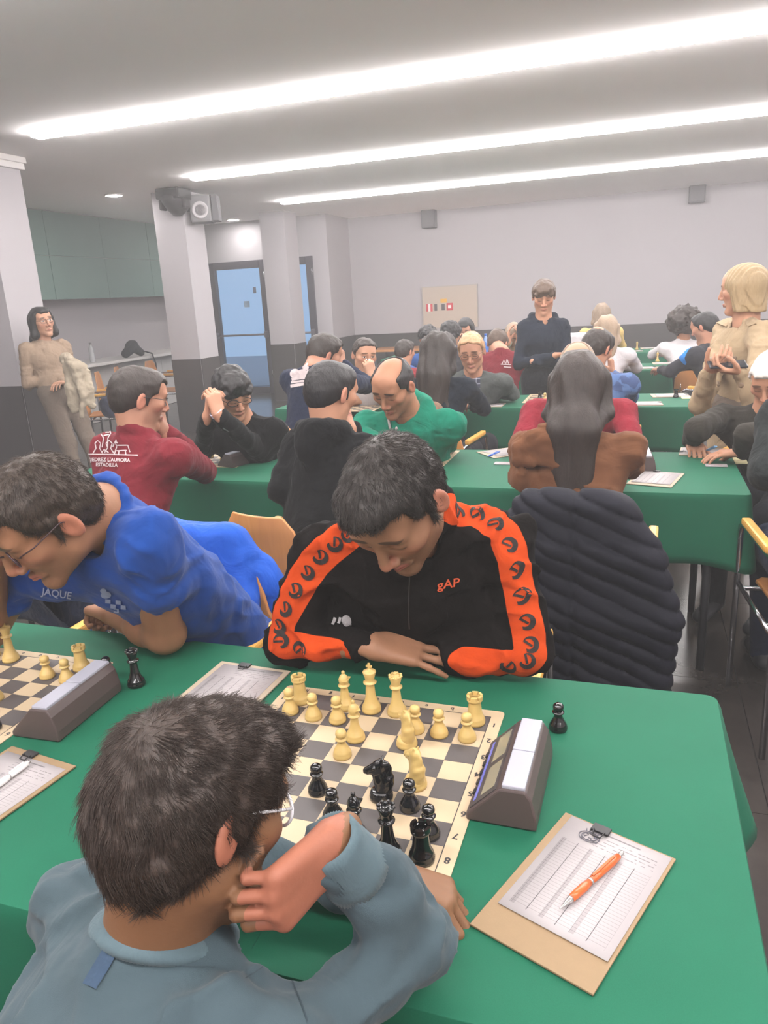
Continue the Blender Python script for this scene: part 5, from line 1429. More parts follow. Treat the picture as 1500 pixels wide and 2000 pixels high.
gF = sit('boy in a black hoodie with cropped dark hair, his back to the camera', 'boy in the black hoodie', 647, 768, 2.75, (24, 14, 3), 12, BLACKC, S1, HK, hf_short(.005, .0045, .0015, 60, .80, .006), 2, sw=.165, lean=.17, hs=.98, bs=.92,
    arms={'R': (TZ(716, 885, .82), D(684, 838, 2.86)), 'L': (D(548, 960, 2.8), D(600, 930, 3.0))}, hands={'R': dict(d=V(-.25, .05, .9), n=V(-.9, .1, 0), curl=(.5, .6, .4), spread=.06, thumb=.3)}, collar='hood', girth=1.08, garment='hoodie', sleeve='short' if False else 'long')
def coat_hood(F, j):
    c = j['neck'] - j['fw'] * .09 - j['up'] * .06 - j['rt'] * .08
    F.ell(c, (.10, .04, .065), None, .02); F.cone(c - j['rt'] * .10 - j['up'] * .01, c + j['rt'] * .03 + j['up'] * .07, .035, .028, .015)
    F.cone(c - j['rt'] * .11 - j['up'] * .045, c + j['rt'] * .04 - j['up'] * .05, .026, .026, .010)
gE = sit('woman in a camel coat with very long dark hair, back to the camera', 'woman in the camel coat', 1130, 758, 2.58, (2, 14, 0), 2, BROWNC, S1, HD, hf_long(.60, .110, .080, .006, taper=.74, wave=.012, thick=1.0), 2, sw=.175, lean=.14, fem=1, crease=.010, arms={'L': (D(1022, 930, 2.62), D(1060, 930, 2.9)), 'R': (D(1232, 905, 2.66), D(1190, 915, 2.95))},
    collar='coat', extra=coat_hood, girth=1.02, long_coat=.28, garment='coat', hide_hands=('L', 'R'))
gW = sit('person in a dark charcoal jacket cut off by the right photo edge', 'person in the charcoal jacket', 1660, 688, 2.42, (-8, 10, 0), -6, DGREEN, S3, HD, hf_short(.008, .006), 2, sw=.20, lean=.12, girth=1.16, arms={'L': (D(1500, 925, 2.40), D(1530, 900, 2.75)), 'R': (V(1.25, 2.0, .82), V(1.1, 2.15, .80))}, hide_hands=('L',), trousers=cloth('w_jeans', (36, 44, 66)), garment='jacket')

# second row, facing the camera
gH = sit('boy with glasses in black, clasped hands before his forehead', 'boy with clasped hands', 455, 768, 3.55, (132, 26, 6), 168, BLACKC, S1, HK, hf_short(.018, .0045, .006, 38, .80, .004, .02, seed=4), 2, sw=.175, lean=.22, bs=.95, noff=.09, hs=.98,
    arms={'R': (TZ(395, 885, .80), D(405, 814, 3.36)), 'L': (TZ(512, 884, .80), D(426, 808, 3.32))}, hands={'R': dict(d=V(.12, .12, 1), n=V(.9, .5, -.1), curl=(.7, 1.0, .6), spread=.06, thumb=.2), 'L': dict(d=V(-.25, .10, 1), n=V(-.9, .5, -.1), curl=(.7, 1.0, .6), spread=.06, thumb=.2)}, garment='sweatshirt', girth=1.06)
glasses(gH['H'], gH['root'], pm('black_acetate', (26, 24, 26), .3, var=0), .026, .019, .0018)
p, nn = surf(gH, 437, 838); v_, f_ = merge2d([([(-.022, -.03, 0), (.022, -.03, 0), (.004, .03, 0)], [(0, 1, 2)])]); print_on(gH, v_, f_, p, V(1, 0, 0), V(0, 0, 1), -nn, pm('grey_print', (150, 150, 154), .7), 'chest_print', gH['garment'], .004)
ribbed(D(421, 803, 3.32), D(426, 810, 3.33), .031, .031, pm('paper_wristband', (206, 196, 214), .6), 'wristband', gH['root'], 24, 0)
def drawstr(g, pts, mat, name='drawstring', r=.006):
    P = [surf(g, u, v) for u, v in pts]; MB().tube([p + n * .006 for p, n in P], r, 6).build(name, mat, g['garment'], True)
gI = sit('balding man in a teal green hoodie with white drawstrings', 'man in the green hoodie', 768, 756, 3.30, (192, 30, -4), 178, GREENH, S2, HK, hf_short(.006, .0045, .0015, 60, .78, .010, bald=1.0), 2, sw=.195, lean=.24, nk=D(795, 806, 3.42), hs=1.04, bs=1.03, girth=1.08,
    arms={'L': (TZ(868, 862, .81), TZ(730, 868, .80)), 'R': (D(700, 850, 3.45), D(735, 862, 3.35))}, collar='hood', garment='hoodie', sleeve_r=1.1)
drawstr(gI, [(759, 806), (760, 820), (763, 838)], M_WPR); drawstr(gI, [(775, 806), (776, 822), (775, 838)], M_WPR)
gN = sit('bald man in a red sweater bowing behind the woman in the camel coat', 'man in the red sweater', 1128, 722, 3.42, (184, 46, 0), 180, REDS, S1, HG, hf_short(.005, .005, .0015, 60, .78, .02, bald=1.1), 2, sw=.20, lean=.2, noff=.08, girth=1.06, garment='sweater')
gV = sit('man in a dark olive jacket writing at the right end of the second table', 'man in the olive jacket', 1508, 742, 3.22, (205, 30, 0), 206, OLIVE, S1, hairmat('hair_white', (196, 188, 182), (230, 226, 222)), hf_short(.008, .006), 2, sw=.20, lean=.2, noff=.08, girth=1.10,
    arms={'R': (D(1362, 838, 3.22), TZ(1352, 862, .80)), 'L': (D(1462, 850, 3.05), TZ(1452, 884, .80))}, hands={'R': dict(d=V(.10, -.7, -.15), n=V(0, 0, -1), curl=(.5, .6, .4), spread=.1), 'L': dict(d=V(-.8, .05, -.05), n=V(0, 0, -1), curl=(.3, .4, .3), spread=.1)}, garment='jacket', nk=D(1500, 800, 3.3))

# third row
gJ = sit('man in a navy hoodie with a large white chess queen on the back', 'man in the navy hoodie', 634, 692, 4.50, (40, 18, 8), 22, NAVY, S3, HD, hf_short(.008, .006, .003, 50), 3, sw=.20, lean=.14, girth=1.12, nk=D(614, 724, 4.42), arms={'R': (D(716, 752, 4.75), D(668, 712, 4.75))}, hands={'R': dict(d=V(-.1, .05, 1), n=V(-.8, .2, 0), curl=(.6, .8, .5))}, garment='hoodie', hide_hands=('L',))
def ovl(u, v, rx, ry): return disc((u, v), rx, ry)
print_px(gJ, [ovl(578, 731, 11, 9), ovl(592, 730, 9, 8), ovl(607, 731, 11, 9), ovl(598, 719, 6, 5), stroke_px([(596, 717), (602, 711)], 4), stroke_px([(571, 742), (592, 738), (613, 742)], 6), stroke_px([(570, 748), (592, 745), (613, 748)], 4), stroke_px([(569, 755), (592, 751), (613, 755)], 6)], M_WPR, 'queen_print', gJ['garment'], .006)
gK = sit('man in a white shirt with dark shoulder stripes, fist at his mouth', 'man in the white shirt', 712, 694, 5.35, (142, 10, -4), 162, WHITEC, S4, HD, hf_short(.008, .006, .005, 45, .92, -.012), 3, sw=.19, lean=.16, noff=.05, sleeve='short', arms={'L': (TZ(748, 776, .82), D(724, 734, 5.2)), 'R': (TZ(690, 780, .80), TZ(735, 775, .80))},
    hands={'L': dict(d=V(-.15, 0, 1), n=V(-.5, .6, 0), curl=(1.0, 1.3, .8), spread=.02, thumb=.2)}, garment='sports_shirt')
for q in (-1, 1):
    for i in range(3):
        a, n_a = surf(gK, (668 if q < 0 else 742) + i * 5 * (1 if q < 0 else -1), 716 - i * 0); b_, _ = surf(gK, (682 if q < 0 else 728) + i * 4 * (1 if q < 0 else -1), 708)
        MB().tube([a + n_a * .004, (a + b_) / 2 + n_a * .012, b_ + n_a * .006], .005, 5).build('shoulder_stripe', pm('black_stripe', (30, 28, 30), .8), gK['garment'], True)
gL = sit('woman with long dark wavy hair in a navy jacket, third row', 'woman with long dark hair', 860, 690, 4.55, (10, 12, 4), 6, cloth('dark_navy_jacket', (20, 27, 37), .35, 9), S1, HD, hf_long(.50, .09, .10, .008, taper=.85, wave=.02, thick=1.12), 3, sw=.175, lean=.14, fem=1, garment='jacket', hide_hands=('L',))
gM = sit('man with sandy hair and glasses in a grey fleece jacket', 'man in the grey fleece', 921, 688, 5.05, (176, 16, 3), 176, GREYJ, S1, HS, hf_short(.011, .006, .006, 40, .9, -.012), 3, sw=.20, lean=.2, noff=.06, hs=1.04, girth=1.08, arms={'L': (TZ(1000, 768, .81), TZ(928, 768, .80)), 'R': (TZ(880, 772, .81), TZ(915, 772, .80))}, garment='fleece_jacket')
glasses(gM['H'], gM['root'], pm('thin_brown_metal', (96, 80, 70), .3, .5, var=0), .025, .017, .0016)
o0, nn = surf(gM, 922, 741); vs = [(x * .055, y * .10, 0) for y in np.linspace(-1, 1, 9) for x in np.linspace(-1, 1, 7)]; fs = [(r * 7 + c, r * 7 + c + 1, r * 7 + c + 8, r * 7 + c + 7) for r in range(8) for c in range(6)]
def plaid():
    t = NT('navy_plaid'); h = t.sep(t.co()); a = t.m('LESS_THAN', t.m('FRACT', t.m('MULTIPLY', h[0], 30)), .22); b = t.m('LESS_THAN', t.m('FRACT', t.m('MULTIPLY', h[2], 30)), .22); t.base(t.mix(t.m('MULTIPLY', t.m('ADD', a, b), .5), lin((40, 44, 66)), lin((170, 172, 186)))); t.set(Roughness=.8); return t.mat
print_on(gM, vs, fs, o0, V(1, 0, 0), V(0, 0, 1), -nn, plaid(), 'plaid_shirt', gM['garment'], .006)
gO = sit('man with a bald spot in a blue camouflage jacket', 'man in the camouflage jacket', 1166, 682, 4.5, (30, 22, 6), 14, CAMO, S1, HD, hf_short(.008, .006, .003, 50, .80, .012), 3, sw=.20, lean=.14, girth=1.12, arms={'R': (D(1228, 775, 4.75), D(1195, 730, 4.75))}, hands={'R': dict(d=V(-.1, 0, 1), n=V(-.8, .2, 0), curl=(.6, .8, .5))}, hide_hands=('L',), garment='jacket')
bs_ = Fld(*bounds([gO['H'].W(0, -.05, .10)], .075), .004); bs_.ell(gO['H'].W(0, -.045, .082), np.array((.046, .044, .040)) * 1.0, gO['H'].R, 0); bs_.rough(.001, 60, 3)
np_mesh('bald_spot', *bs_.mesh(), S1, gO['root'], {'hl': np.full((len(bs_.mesh()[0]), 3), 9.0)})

# standing figures
def stand(label, u, v, t, face, by, top, skn, hair, hf, row=3, sw=.18, arms=None, hands=None, lean=0.0, hs=1.0, bs=1.0, legspread=.09, hipz=.92, trousers=None, hipoff=(0, 0), feetoff=(0, 0), **kw):
    h = D(u, v, t); b = math.radians(by); fb, rb = V(math.sin(b), math.cos(b), 0), V(math.cos(b), -math.sin(b), 0); hz_ = h[2]
    neck = h - V(0, 0, .158 * hs) - fb * .03; sl, sr = neck - rb * sw * bs - V(0, 0, .055), neck + rb * sw * bs - V(0, 0, .055)
    hip = V(neck[0] + hipoff[0], neck[1] + hipoff[1], hipz); r, hr_, hd_ = RES[row]
    kn = [hip - rb * legspread + V(feetoff[0] * .5, feetoff[1] * .5, 0) + fb * .03, hip + rb * legspread + V(feetoff[0] * .5, feetoff[1] * .5, 0) + fb * .03]
    for k in kn: k[2] = hipz * .53
    ft = [V(hip[0], hip[1], .075) + V(feetoff[0], feetoff[1], 0) - rb * legspread * 1.1, V(hip[0], hip[1], .075) + V(feetoff[0], feetoff[1], 0) + rb * legspread * 1.1]
    A = arms(neck, sl, sr, fb, rb)
    g = person(label, h, face, neck, sl, sr, hip, A, top, skn, hair, hs=hs, bs=bs, res=r, hres=hr_, hand_res=hd_, hair_fn=hf, hands=hands, knees=kn, feet=ft, trousers=trousers, root_loc=V(*(np.mean(ft, 0)[:2]), 0), **kw)
    g['fb'], g['rb'] = fb, rb
    return g
def crossed(neck, sl, sr, fb, rb):
    return {'L': (sl - rb * .05 - V(0, 0, .27) + fb * .06, neck + rb * .08 - V(0, 0, .30) + fb * .20), 'R': (sr + rb * .05 - V(0, 0, .27) + fb * .06, neck - rb * .08 - V(0, 0, .26) + fb * .22)}
gX = stand('boy in a navy hoodie standing with crossed arms, looking down', 1062, 580, 5.55, (172, 20, 0), 172, cloth('dark_navy_hoodie', (25, 31, 43), .3, 9), S1, HB, hf_short(.016, .005, .004, 40, .78, .008, .026), 3, sw=.145, arms=crossed, hs=.97, bs=.92, hipz=.86, trousers=cloth('black_trousers', (30, 31, 36)), collar='hood', garment='hoodie', hide_hands=('L',), girth=1.02)
def hold(neck, sl, sr, fb, rb):
    e1 = sr + rb * .05 - V(0, 0, .27) + fb * .03; e2 = sl - rb * .06 - V(0, 0, .27) + fb * .03
    ph = D(1412, 722, 3.55); return {'R': (D(1375, 775, 3.65), ph + fb * .0 - rb * -.05), 'L': (e2, D(1455, 728, 3.50))}
gU = stand('blonde woman in a beige trench coat standing and holding a phone', 1450, 566, 3.85, (-72, 6, 0), -110, TRENCH, S4, HBL, hf_bob(.0045, 3, .10), 2, sw=.185, arms=lambda n, l, r, f, q: {'R': (D(1368, 790, 3.75), D(1388, 722, 3.55)), 'L': (D(1470, 790, 3.50), D(1448, 726, 3.45))}, hands={'R': dict(d=V(.25, -.5, .25), n=V(.3, .2, 1), curl=(.5, .7, .4), spread=.06), 'L': dict(d=V(-.75, -.2, .1), n=V(.1, .2, 1), curl=(.5, .7, .4), spread=.06)}, fem=1, collar='coat', long_coat=.42, girth=1.10, hipz=.84, trousers=TAUPE, garment='trench_coat', pitfold=.008)
# lapels, buttons of the trench coat
for uu, vv in ((1391, 700), (1435, 700), (1402, 750), (1448, 752)):
    p, n_ = surf(gU, uu, vv); m = MB(); m.lathe([(.013, 0), (.013, .004), (.009, .006), (.004, .005)], 12); Rm = Vector(n_).to_track_quat('Z', 'Y').to_matrix().to_4x4(); m.v = [tuple(Vector(p) + Rm @ Vector(x)) for x in m.v]; m.build('button', pm('horn_button', (120, 100, 80), .4), gU['garment'], True)
for pts in ([(1408, 618), (1400, 632), (1420, 640), (1432, 622)], [(1448, 618), (1462, 640), (1478, 634), (1466, 612)]):
    P = [surf(gU, *q) for q in pts]; nn = unit(sum(q[1] for q in P)); vs = [q[0] + nn * .010 for q in P] + [q[0] + nn * .001 for q in P]
    mesh_obj('lapel', vs, [(0, 1, 2, 3), (7, 6, 5, 4), (0, 4, 5, 1), (1, 5, 6, 2), (2, 6, 7, 3), (3, 7, 4, 0)], TRENCH, gU['garment'], False, True)
pp = (D(1388, 722, 3.55) + D(1448, 726, 3.45)) / 2 + V(-.0, -.05, .035)
ph = empty('smartphone', pp, 0, 'dark smartphone held by the blonde woman in the trench coat', 'phone')
rot = Matrix.Rotation(math.radians(8), 4, 'Z') @ Matrix.Rotation(math.radians(18), 4, 'X')
m = MB().box((-.082, -.038, -.005), (.082, .038, .003), .003, rot); m.build('phone_body', pm('phone_black', (40, 46, 52), .3, var=0), ph)
m = MB().box((-.076, -.034, .003), (.076, .034, .0042), 0, rot); m.build('screen', pm('phone_screen', (30, 36, 44), .08, var=0, coat=.6), ph)
def arms_y(neck, sl, sr, fb, rb):
    return {'L': (sl - rb * .03 - V(0, 0, .28) + fb * .08, neck + rb * .02 - V(0, 0, .33) + fb * .24), 'R': (sr + rb * .05 - V(0, 0, .27) + fb * .02, neck - rb * .12 - V(0, 0, .28) + fb * .22)}
def hem_y(F, j):
    F.cone(j['hip'] + V(0, 0, .10), j['hip'] - V(0, 0, .03), .135, .16, .03, flat=(j['fw'], .75)); F.chain(rings(j['neck'] + j['up'] * .02, j['rt'], j['fw'], j['up'], .066, 15, .045), .016, .01)
gY = stand('woman with long dark hair in beige leaning against the first column', 82, 630, 6.25, (112, -4, 6), 112, BEIGE, S4, HK, hf_long(.40, .05, .082, .006, taper=.8, wave=.006, cap=(.8, .004)), 2, sw=.165, arms=arms_y, fem=1, hipz=.88, hipoff=(.10, -.03), feetoff=(.28, -.12), trousers=TAUPE, garment='sweater', bs=.96, girth=1.06, crease=.006, extra=hem_y, hide_hands=('R',))
glasses(gY['H'], gY['root'], pm('thin_dark_metal', (60, 58, 60), .3, .6, var=0), .026, .02, .0015)
# ---------------------------------------------------------------- more people in the back rows
gZ = sit('bearded man with curly black hair in a blue sweater', 'bearded man in the blue sweater', 837, 662, 7.5, (150, 24, 4), 172, BLUEW, S5, HK, hf_short(.022, .008, .010, 40, .83, -.004), 4, noff=.06)
gAA = sit('child with short dark hair seen from behind beside the bald man', 'child with short dark hair', 791, 688, 6.7, (24, 10, 0), 12, cloth('red_black_jacket', (120, 36, 42), .3, 9), S1, HD, hf_short(.007, .007), 4, sw=.15, bs=.85, hs=.92)
gDD = sit('person with dark tousled hair half hidden in the fourth row', 'person with tousled hair', 880, 655, 7.0, (10, 10, 0), 5, cloth('dark_grey_sweater', (50, 50, 54), .3, 9), S1, HK, hf_short(.02, .008, .010, 40), 4)
gBB = sit('young woman with straight dark hair in a blue jacket far behind', 'young woman in the blue jacket', 909, 644, 8.3, (178, 22, 0), 178, BLUEW, S1, HK, hf_long(.34, .05, .085, .009, taper=.8, wave=.004, cap=(.8, .004)), 4, fem=1, noff=.05, arms={'R': (D(888, 672, 8.1), D(893, 662, 8.0))})
gC1 = sit('person in a maroon jacket with small white print, fourth row', 'person in the other maroon jacket', 972, 672, 6.5, (10, 34, 0), 4, MAROON, S1, HB, hf_short(.01, .008), 4, nk=D(980, 688, 6.35), girth=1.1, sw=.21)
print_px(gC1, [stroke_px([(978, 712), (998, 713)], 1.6), stroke_px([(981, 711), (984, 704), (987, 711)], 1.6), stroke_px([(988, 711), (990, 702), (993, 711)], 1.6), stroke_px([(984, 717), (998, 718)], 2.4)], M_WPR, 'back_drawing', gC1['garment'], .008)
gC2 = sit('man with cropped grey hair holding his head in both hands', 'man holding his head', 1003, 655, 7.3, (182, 34, 0), 180, cloth('pale_shirt', (196, 180, 168), .3, 9), S1, HG, hf_short(.006, .008), 4, noff=.07, arms={'L': (TZ(1022, 690, .80), D(1012, 668, 7.15)), 'R': (TZ(985, 690, .80), D(993, 668, 7.15))}, hands={'L': dict(d=V(0, .1, 1), n=V(-1, 0, 0)), 'R': dict(d=V(0, .1, 1), n=V(1, 0, 0))})
gP = sit('woman with ash blonde hair and white blouse seen from behind', 'woman in the white blouse', 1186, 645, 6.4, (10, 8, 0), 8, WHITEC, S1, hairmat('hair_ash', (134, 112, 92), (178, 156, 132)), hf_long(.32, .06, .09, .008, taper=.9, wave=.014, thick=1.1), 4, fem=1)
gQ = sit('person with brown hair in a yellow top at the farthest row', 'person in the yellow top', 1175, 614, 8.6, (-10, 8, 0), -4, cloth('yellow_top', (206, 176, 112), .3, 9), S1, HG, hf_long(.26, .05, .085, .009, taper=.9), 4, fem=1)
gS = sit('person with a large afro and white shirt seen from behind', 'person with the afro', 1334, 636, 7.3, (-16, 6, 0), -16, WHITEC, S2, HD, hf_afro(.165, .008), 4)
gT = sit('person in a dark jacket with a bright blue sleeve, fourth row right', 'person with the blue sleeve', 1376, 640, 6.05, (-60, 18, 0), -58, cloth('dark_jacket_plain', (44, 44, 50), .3, 9), S3, HK, hf_short(.008, .008), 4, girth=1.1)
pb0, pb1 = gT['neck'], None
P0, P1, P2 = surf(gT, 1366, 668), surf(gT, 1345, 690), surf(gT, 1330, 700)
MB().tube([P0[0] - P0[1] * .02, P1[0] - P1[1] * .03, P2[0] - P2[1] * .03], [.05, .055, .05], 12).build('blue_sleeve', cloth('bright_blue_nylon', (40, 122, 196), .3, 9), gT['garment'], True)

# ---------------------------------------------------------------- jackets hung on chairs
chair(-.72, .50, 180, 'wooden armchair under the man in the blue polo shirt')
chair(-.02, .58, 180, 'wooden armchair under the man in the black-orange jacket')
chair(.0, -.76, 6, 'wooden armchair under the boy in the pale blue sweatshirt')
def draped(label, name, x, y, yaw, mat, w=.26, top=.90, drop=.62, quilt=0.0, res=.007, seed=3, thick=.03, flare=.10, parts=(), sl=True, skew=0.0):
    """a jacket hung over the back of a chair that stands at x, y and faces yaw"""
    b = math.radians(yaw); fb, rb = V(math.sin(b), math.cos(b), 0), V(math.cos(b), -math.sin(b), 0); up = V(0, 0, 1)
    c = V(x, y, 0) - fb * .275
    r = empty(name, (c[0], c[1], 0), 0, label, 'jacket', 'jackets hung on chair backs')
    P = lambda a, f, z: c + rb * a + fb * f + up * z
    pts = [P(-w - flare, -.1, top - drop), P(w + flare, .1, top), P(-w, .1, top)]
    F = Fld(*bounds(pts, .09), res)
    tw = w * .62
    for q in (-1, 1):
        F.chain([P(q * tw, -.012, top), P(q * w, -.03, top - .13), P(q * (w + flare * .6), -.04, top - .32), P(q * (w + flare * .45) + skew, -.03, top - drop)], [thick, thick * 1.1, thick * 1.15, thick], .03)
    n = 9
    for i in range(n):
        a = -1 + 2 * i / (n - 1)
        F.chain([P(a * tw, -.010, top), P(a * w, -.035, top - .13), P(a * (w + flare * .6), -.05, top - .32), P(a * (w + flare * .45) + skew, -.04, top - drop)], [thick, thick, thick * 1.05, thick * .95], .05)
        F.chain([P(a * tw, .0, top), P(a * w * .95, .055, top - .16), P(a * w * 1.02, .07, top - .32)], [thick, thick * .8, thick * .7], .04)
    if sl: F.chain([P(-w * .95, -.045, top - .10), P(-w - flare * .7, -.07, top - .28), P(-w - flare * .5, -.075, top - drop * .92)], [.05, .052, .042], .02)
    if quilt:
        def qf(Pp):
            l = Pp - c; a = l @ rb; z = Pp[:, 2]; s_ = (z + .40 * a + .25 * np.minimum(a + .06, 0)) / .052
            ph = np.abs(np.sin(np.pi * s_)); return quilt * (1 - np.sqrt(ph)) - quilt * .3 + .004 * np.exp(-((a - .01) / .012) ** 2) * 2.0
        F.disp(qf, 6)
    F.rough(.006, 14, seed, oct=2)
    np_mesh('shell', *F.mesh(), mat, r)
    return r
PUFF = pm('navy_quilted_nylon', (13, 14, 26), .7, var=.15, vscale=8, bump=.25, bscale=26, bdist=.006, spec=.2)
draped('dark navy quilted puffer jacket hung over the chair of the woman in the camel coat', 'puffer_jacket', gE['hip'][0] + .04, gE['hip'][1] - .05, 2, PUFF, .21, .885, .56, .012, .006, thick=.03, flare=.10)
draped('royal blue jacket hung on the chair behind the man in the polo shirt', 'blue_jacket', -.76, .50, 180, cloth('royal_blue_nylon', (26, 80, 176), .4, 9, rough=.5), .18, .86, .5, 0, .008)
draped('dark navy jacket hung on the chair of the man in the maroon jacket', 'navy_jacket', gG['hip'][0], gG['hip'][1], 16, cloth('dark_navy_nylon', (34, 38, 54), .4, 9, rough=.6), .19, .88, .42, 0, .010, sl=False)
draped('brown dotted coat hung on the chair of the woman with long dark hair', 'dotted_coat', gL['hip'][0], gL['hip'][1], 6, pm('brown_dotted_cloth', (116, 88, 70), .9, var=.5, vscale=60), .20, .88, .5, 0, .012, sl=False)
draped('navy jacket hung on the chair at the right photo edge', 'navy_jacket', gW['hip'][0], gW['hip'][1], -6, cloth('navy_nylon', (36, 46, 74), .4, 9, rough=.6), .18, .80, .36, 0, .010, sl=False)
wj = chair(-.12, 7.45, 4, 'wooden armchair under the white jacket far behind')
draped('white jacket hung on a chair far behind beside the standing boy', 'white_jacket', *TZ(1126, 700, .70)[:2], 4, WHITEC, .22, .95, .42, 0, .014, sl=False)
wj.location = (TZ(1126, 700, .70)[0], TZ(1126, 700, .70)[1], 0)

# chairs along the counter, bags and a bottle on it
for k, (u, v, t, yw) in enumerate(((208, 750, 8.0, 60), (238, 733, 8.7, 62), (272, 722, 9.3, 64), (330, 716, 10.0, 80))):
    p = D(u, v, t); chair(max(p[0], -6.35), p[1], yw, ['first chair of the row by the counter, nearest the woman in beige', 'second chair of the row by the counter', 'third chair of the row by the counter', 'chair by the counter next to the second column'][k], 'chairs by the counter')
p = TX(262, 690, -6.65); bg = empty('backpack', (p[0], p[1], .841), 0, 'black backpack slumped on the counter ledge', 'bag')
F = Fld(*bounds([p, p + V(0, -.25, 0), p + V(0, .25, 0)], .30), .012); zc = .841
F.chain([V(p[0], p[1] - .20, zc + .06), V(p[0], p[1] - .02, zc + .15), V(p[0] + .02, p[1] + .14, zc + .05)], [.06, .085, .05], .05); F.half((0, 0, zc), (0, 0, -1)); F.rough(.01, 9, 5)
np_mesh('bag_body', *F.mesh(), cloth('black_nylon', (44, 46, 52), .4, 9), bg)
MB().tube([V(p[0] + .03, p[1] + .10, zc + .09), V(-6.47, p[1] + .18, zc + .03), V(-6.44, p[1] + .20, zc - .12), V(-6.45, p[1] + .20, zc - .26)], .022, 8, flat=.5).build('strap', cloth('black_nylon', (44, 46, 52), .4, 9), bg, True)
p = TX(179, 690, -6.7); bt = empty('bottle', (p[0], p[1], .841), 0, 'clear water bottle standing on the counter ledge', 'bottle')
MB().lathe([(.0, 0), (.034, 0), (.036, .01), (.036, .12), (.030, .135), (.036, .15), (.034, .19), (.016, .23), (.015, .245)], 16).build('bottle_body', pm('clear_plastic', (186, 188, 190), .1, var=.1, coat=.4), bt)
MB().lathe([(.017, .245), (.017, .268), (.015, .27)], 12).build('cap', pm('grey_cap', (120, 118, 118), .5), bt)
p = TX(180, 712, -6.2)
for (u, v, t, lab, c_, sz) in ((222, 795, 7.7, 'dark navy bag lying on the first chair by the counter', (52, 56, 78), .14),):
    p = D(u, v, t); b_ = empty('handbag', (p[0], p[1], p[2] - sz * .8), 0, lab, 'bag')
    F = Fld(*bounds([p], sz * 1.8), .012); F.ell(p, (sz * 1.1, sz * .9, sz * .8), None, 0); F.rough(.02, 9, 7); F.half(p - V(0, 0, sz * .75), (0, 0, -1), .02); np_mesh('bag_body', *F.mesh(), cloth('bag_navy', c_, .4, 9), b_)
    MB().tube([p + V(-.08, 0, sz * .5), p + V(-.05, 0, sz * 1.3), p + V(.05, 0, sz * 1.3), p + V(.08, 0, sz * .5)], .009, 6).build('handle', cloth('bag_navy', c_, .4, 9), b_, True)
# the coat over the arm of the woman in beige
F = Fld(*bounds([D(118, 690, 6.0), D(165, 800, 6.0), D(190, 720, 6.2)], .16), .009)
F.chain([D(128, 700, 6.05), D(150, 720, 5.98), D(166, 732, 6.0)], [.05, .06, .05], .03); F.chain([D(136, 715, 6.0), D(140, 760, 5.98), D(146, 798, 6.0)], [.055, .05, .045], .03, flat=(CF, .6)); F.chain([D(160, 722, 5.98), D(172, 760, 5.98), D(180, 792, 6.0)], [.055, .05, .035], .03, flat=(CF, .6)); F.chain([D(152, 735, 5.96), D(164, 775, 5.96), D(160, 812, 5.98)], [.04, .035, .025], .02)
F.rough(.008, 22, 5, oct=2); F.rough(.006, 30, 9, oct=1, ridge=True)
cb = empty('folded_coat', D(150, 790, 6.0), 0, 'pale beige coat draped over the folded arms of the woman in beige', 'coat'); cb.location[2] = float(D(150, 800, 6.0)[2]); np_mesh('coat_shell', *F.mesh(), cloth('pale_beige_coat', (158, 146, 128), .4, 9), cb)

# ---------------------------------------------------------------- things on the tables behind
def small_board(u, v, label, pcs, yaw=0.0, s=.05):
    p = TZ(u, v, .75); chessboard(p[0], p[1], yaw, label, nums=False, s=s)
    for i, (kind, w, a, b, lab) in enumerate(pcs): piece(kind, bool(w), p[0] + a, p[1] + b, lab, 2.5, 'pieces on the ' + label.split(' board')[0], ZB)
small_board(428, 893, 'chess board between the boy with clasped hands and the man in maroon', [('king', 1, .06, -.03, 'ivory king on the board of the boy with clasped hands'), ('queen', 1, .11, .02, 'ivory queen on the board of the boy with clasped hands'), ('rook', 1, .175, .13, 'ivory rook on the board of the boy with clasped hands'), ('pawn', 1, .07, -.08, 'ivory pawn beside the king, board of the boy with clasped hands'), ('pawn', 1, .14, .0, 'ivory pawn before the queen, board of the boy with clasped hands'), ('bishop', 1, .02, .03, 'ivory bishop on the board of the boy with clasped hands'), ('knight', 1, -.04, -.02, 'ivory knight on the board of the boy with clasped hands'), ('pawn', 0, -.03, .10, 'black pawn on the board of the boy with clasped hands')])
p = TZ(468, 905, .75); clock(p[0], p[1], math.radians(-16), 'dark chess clock on the second table beside the maroon sleeve')
small_board(790, 898, 'chess board of the second table before the man in the green hoodie', [('rook', 1, .15, .02, 'ivory rook at the edge of the green hoodie man\'s board'), ('pawn', 1, .16, -.05, 'ivory pawn at the edge of the green hoodie man\'s board'), ('knight', 1, .15, -.12, 'ivory knight at the edge of the green hoodie man\'s board'), ('king', 1, .02, .16, 'ivory king before the man in the green hoodie')])
p = TZ(826, 886, .75); clock(p[0], p[1] + .06, math.radians(0), 'chess clock half hidden behind the black-haired head, second table')
p = TZ(1252, 912, .75); clock(p[0], p[1], math.radians(4), 'chess clock beside the woman in the camel coat')
small_board(1105, 905, 'chess board hidden before the woman in the camel coat', [])
def sheet(u, v, rz, label, s=1.0, board=True):
    p = TZ(u, v, .75); return clipboard(p[0], p[1], math.radians(rz), label, w=.17 * s, h=.24 * s, sy=.01, mat=M_HARD2)
sheet(1281, 936, -14, 'clipboard with score sheet beside the woman in the camel coat')
sheet(1383, 884, 84, 'score sheet under the writing hand of the man in the olive jacket')
sheet(990, 884, -50, 'score sheet left of the woman in the camel coat')
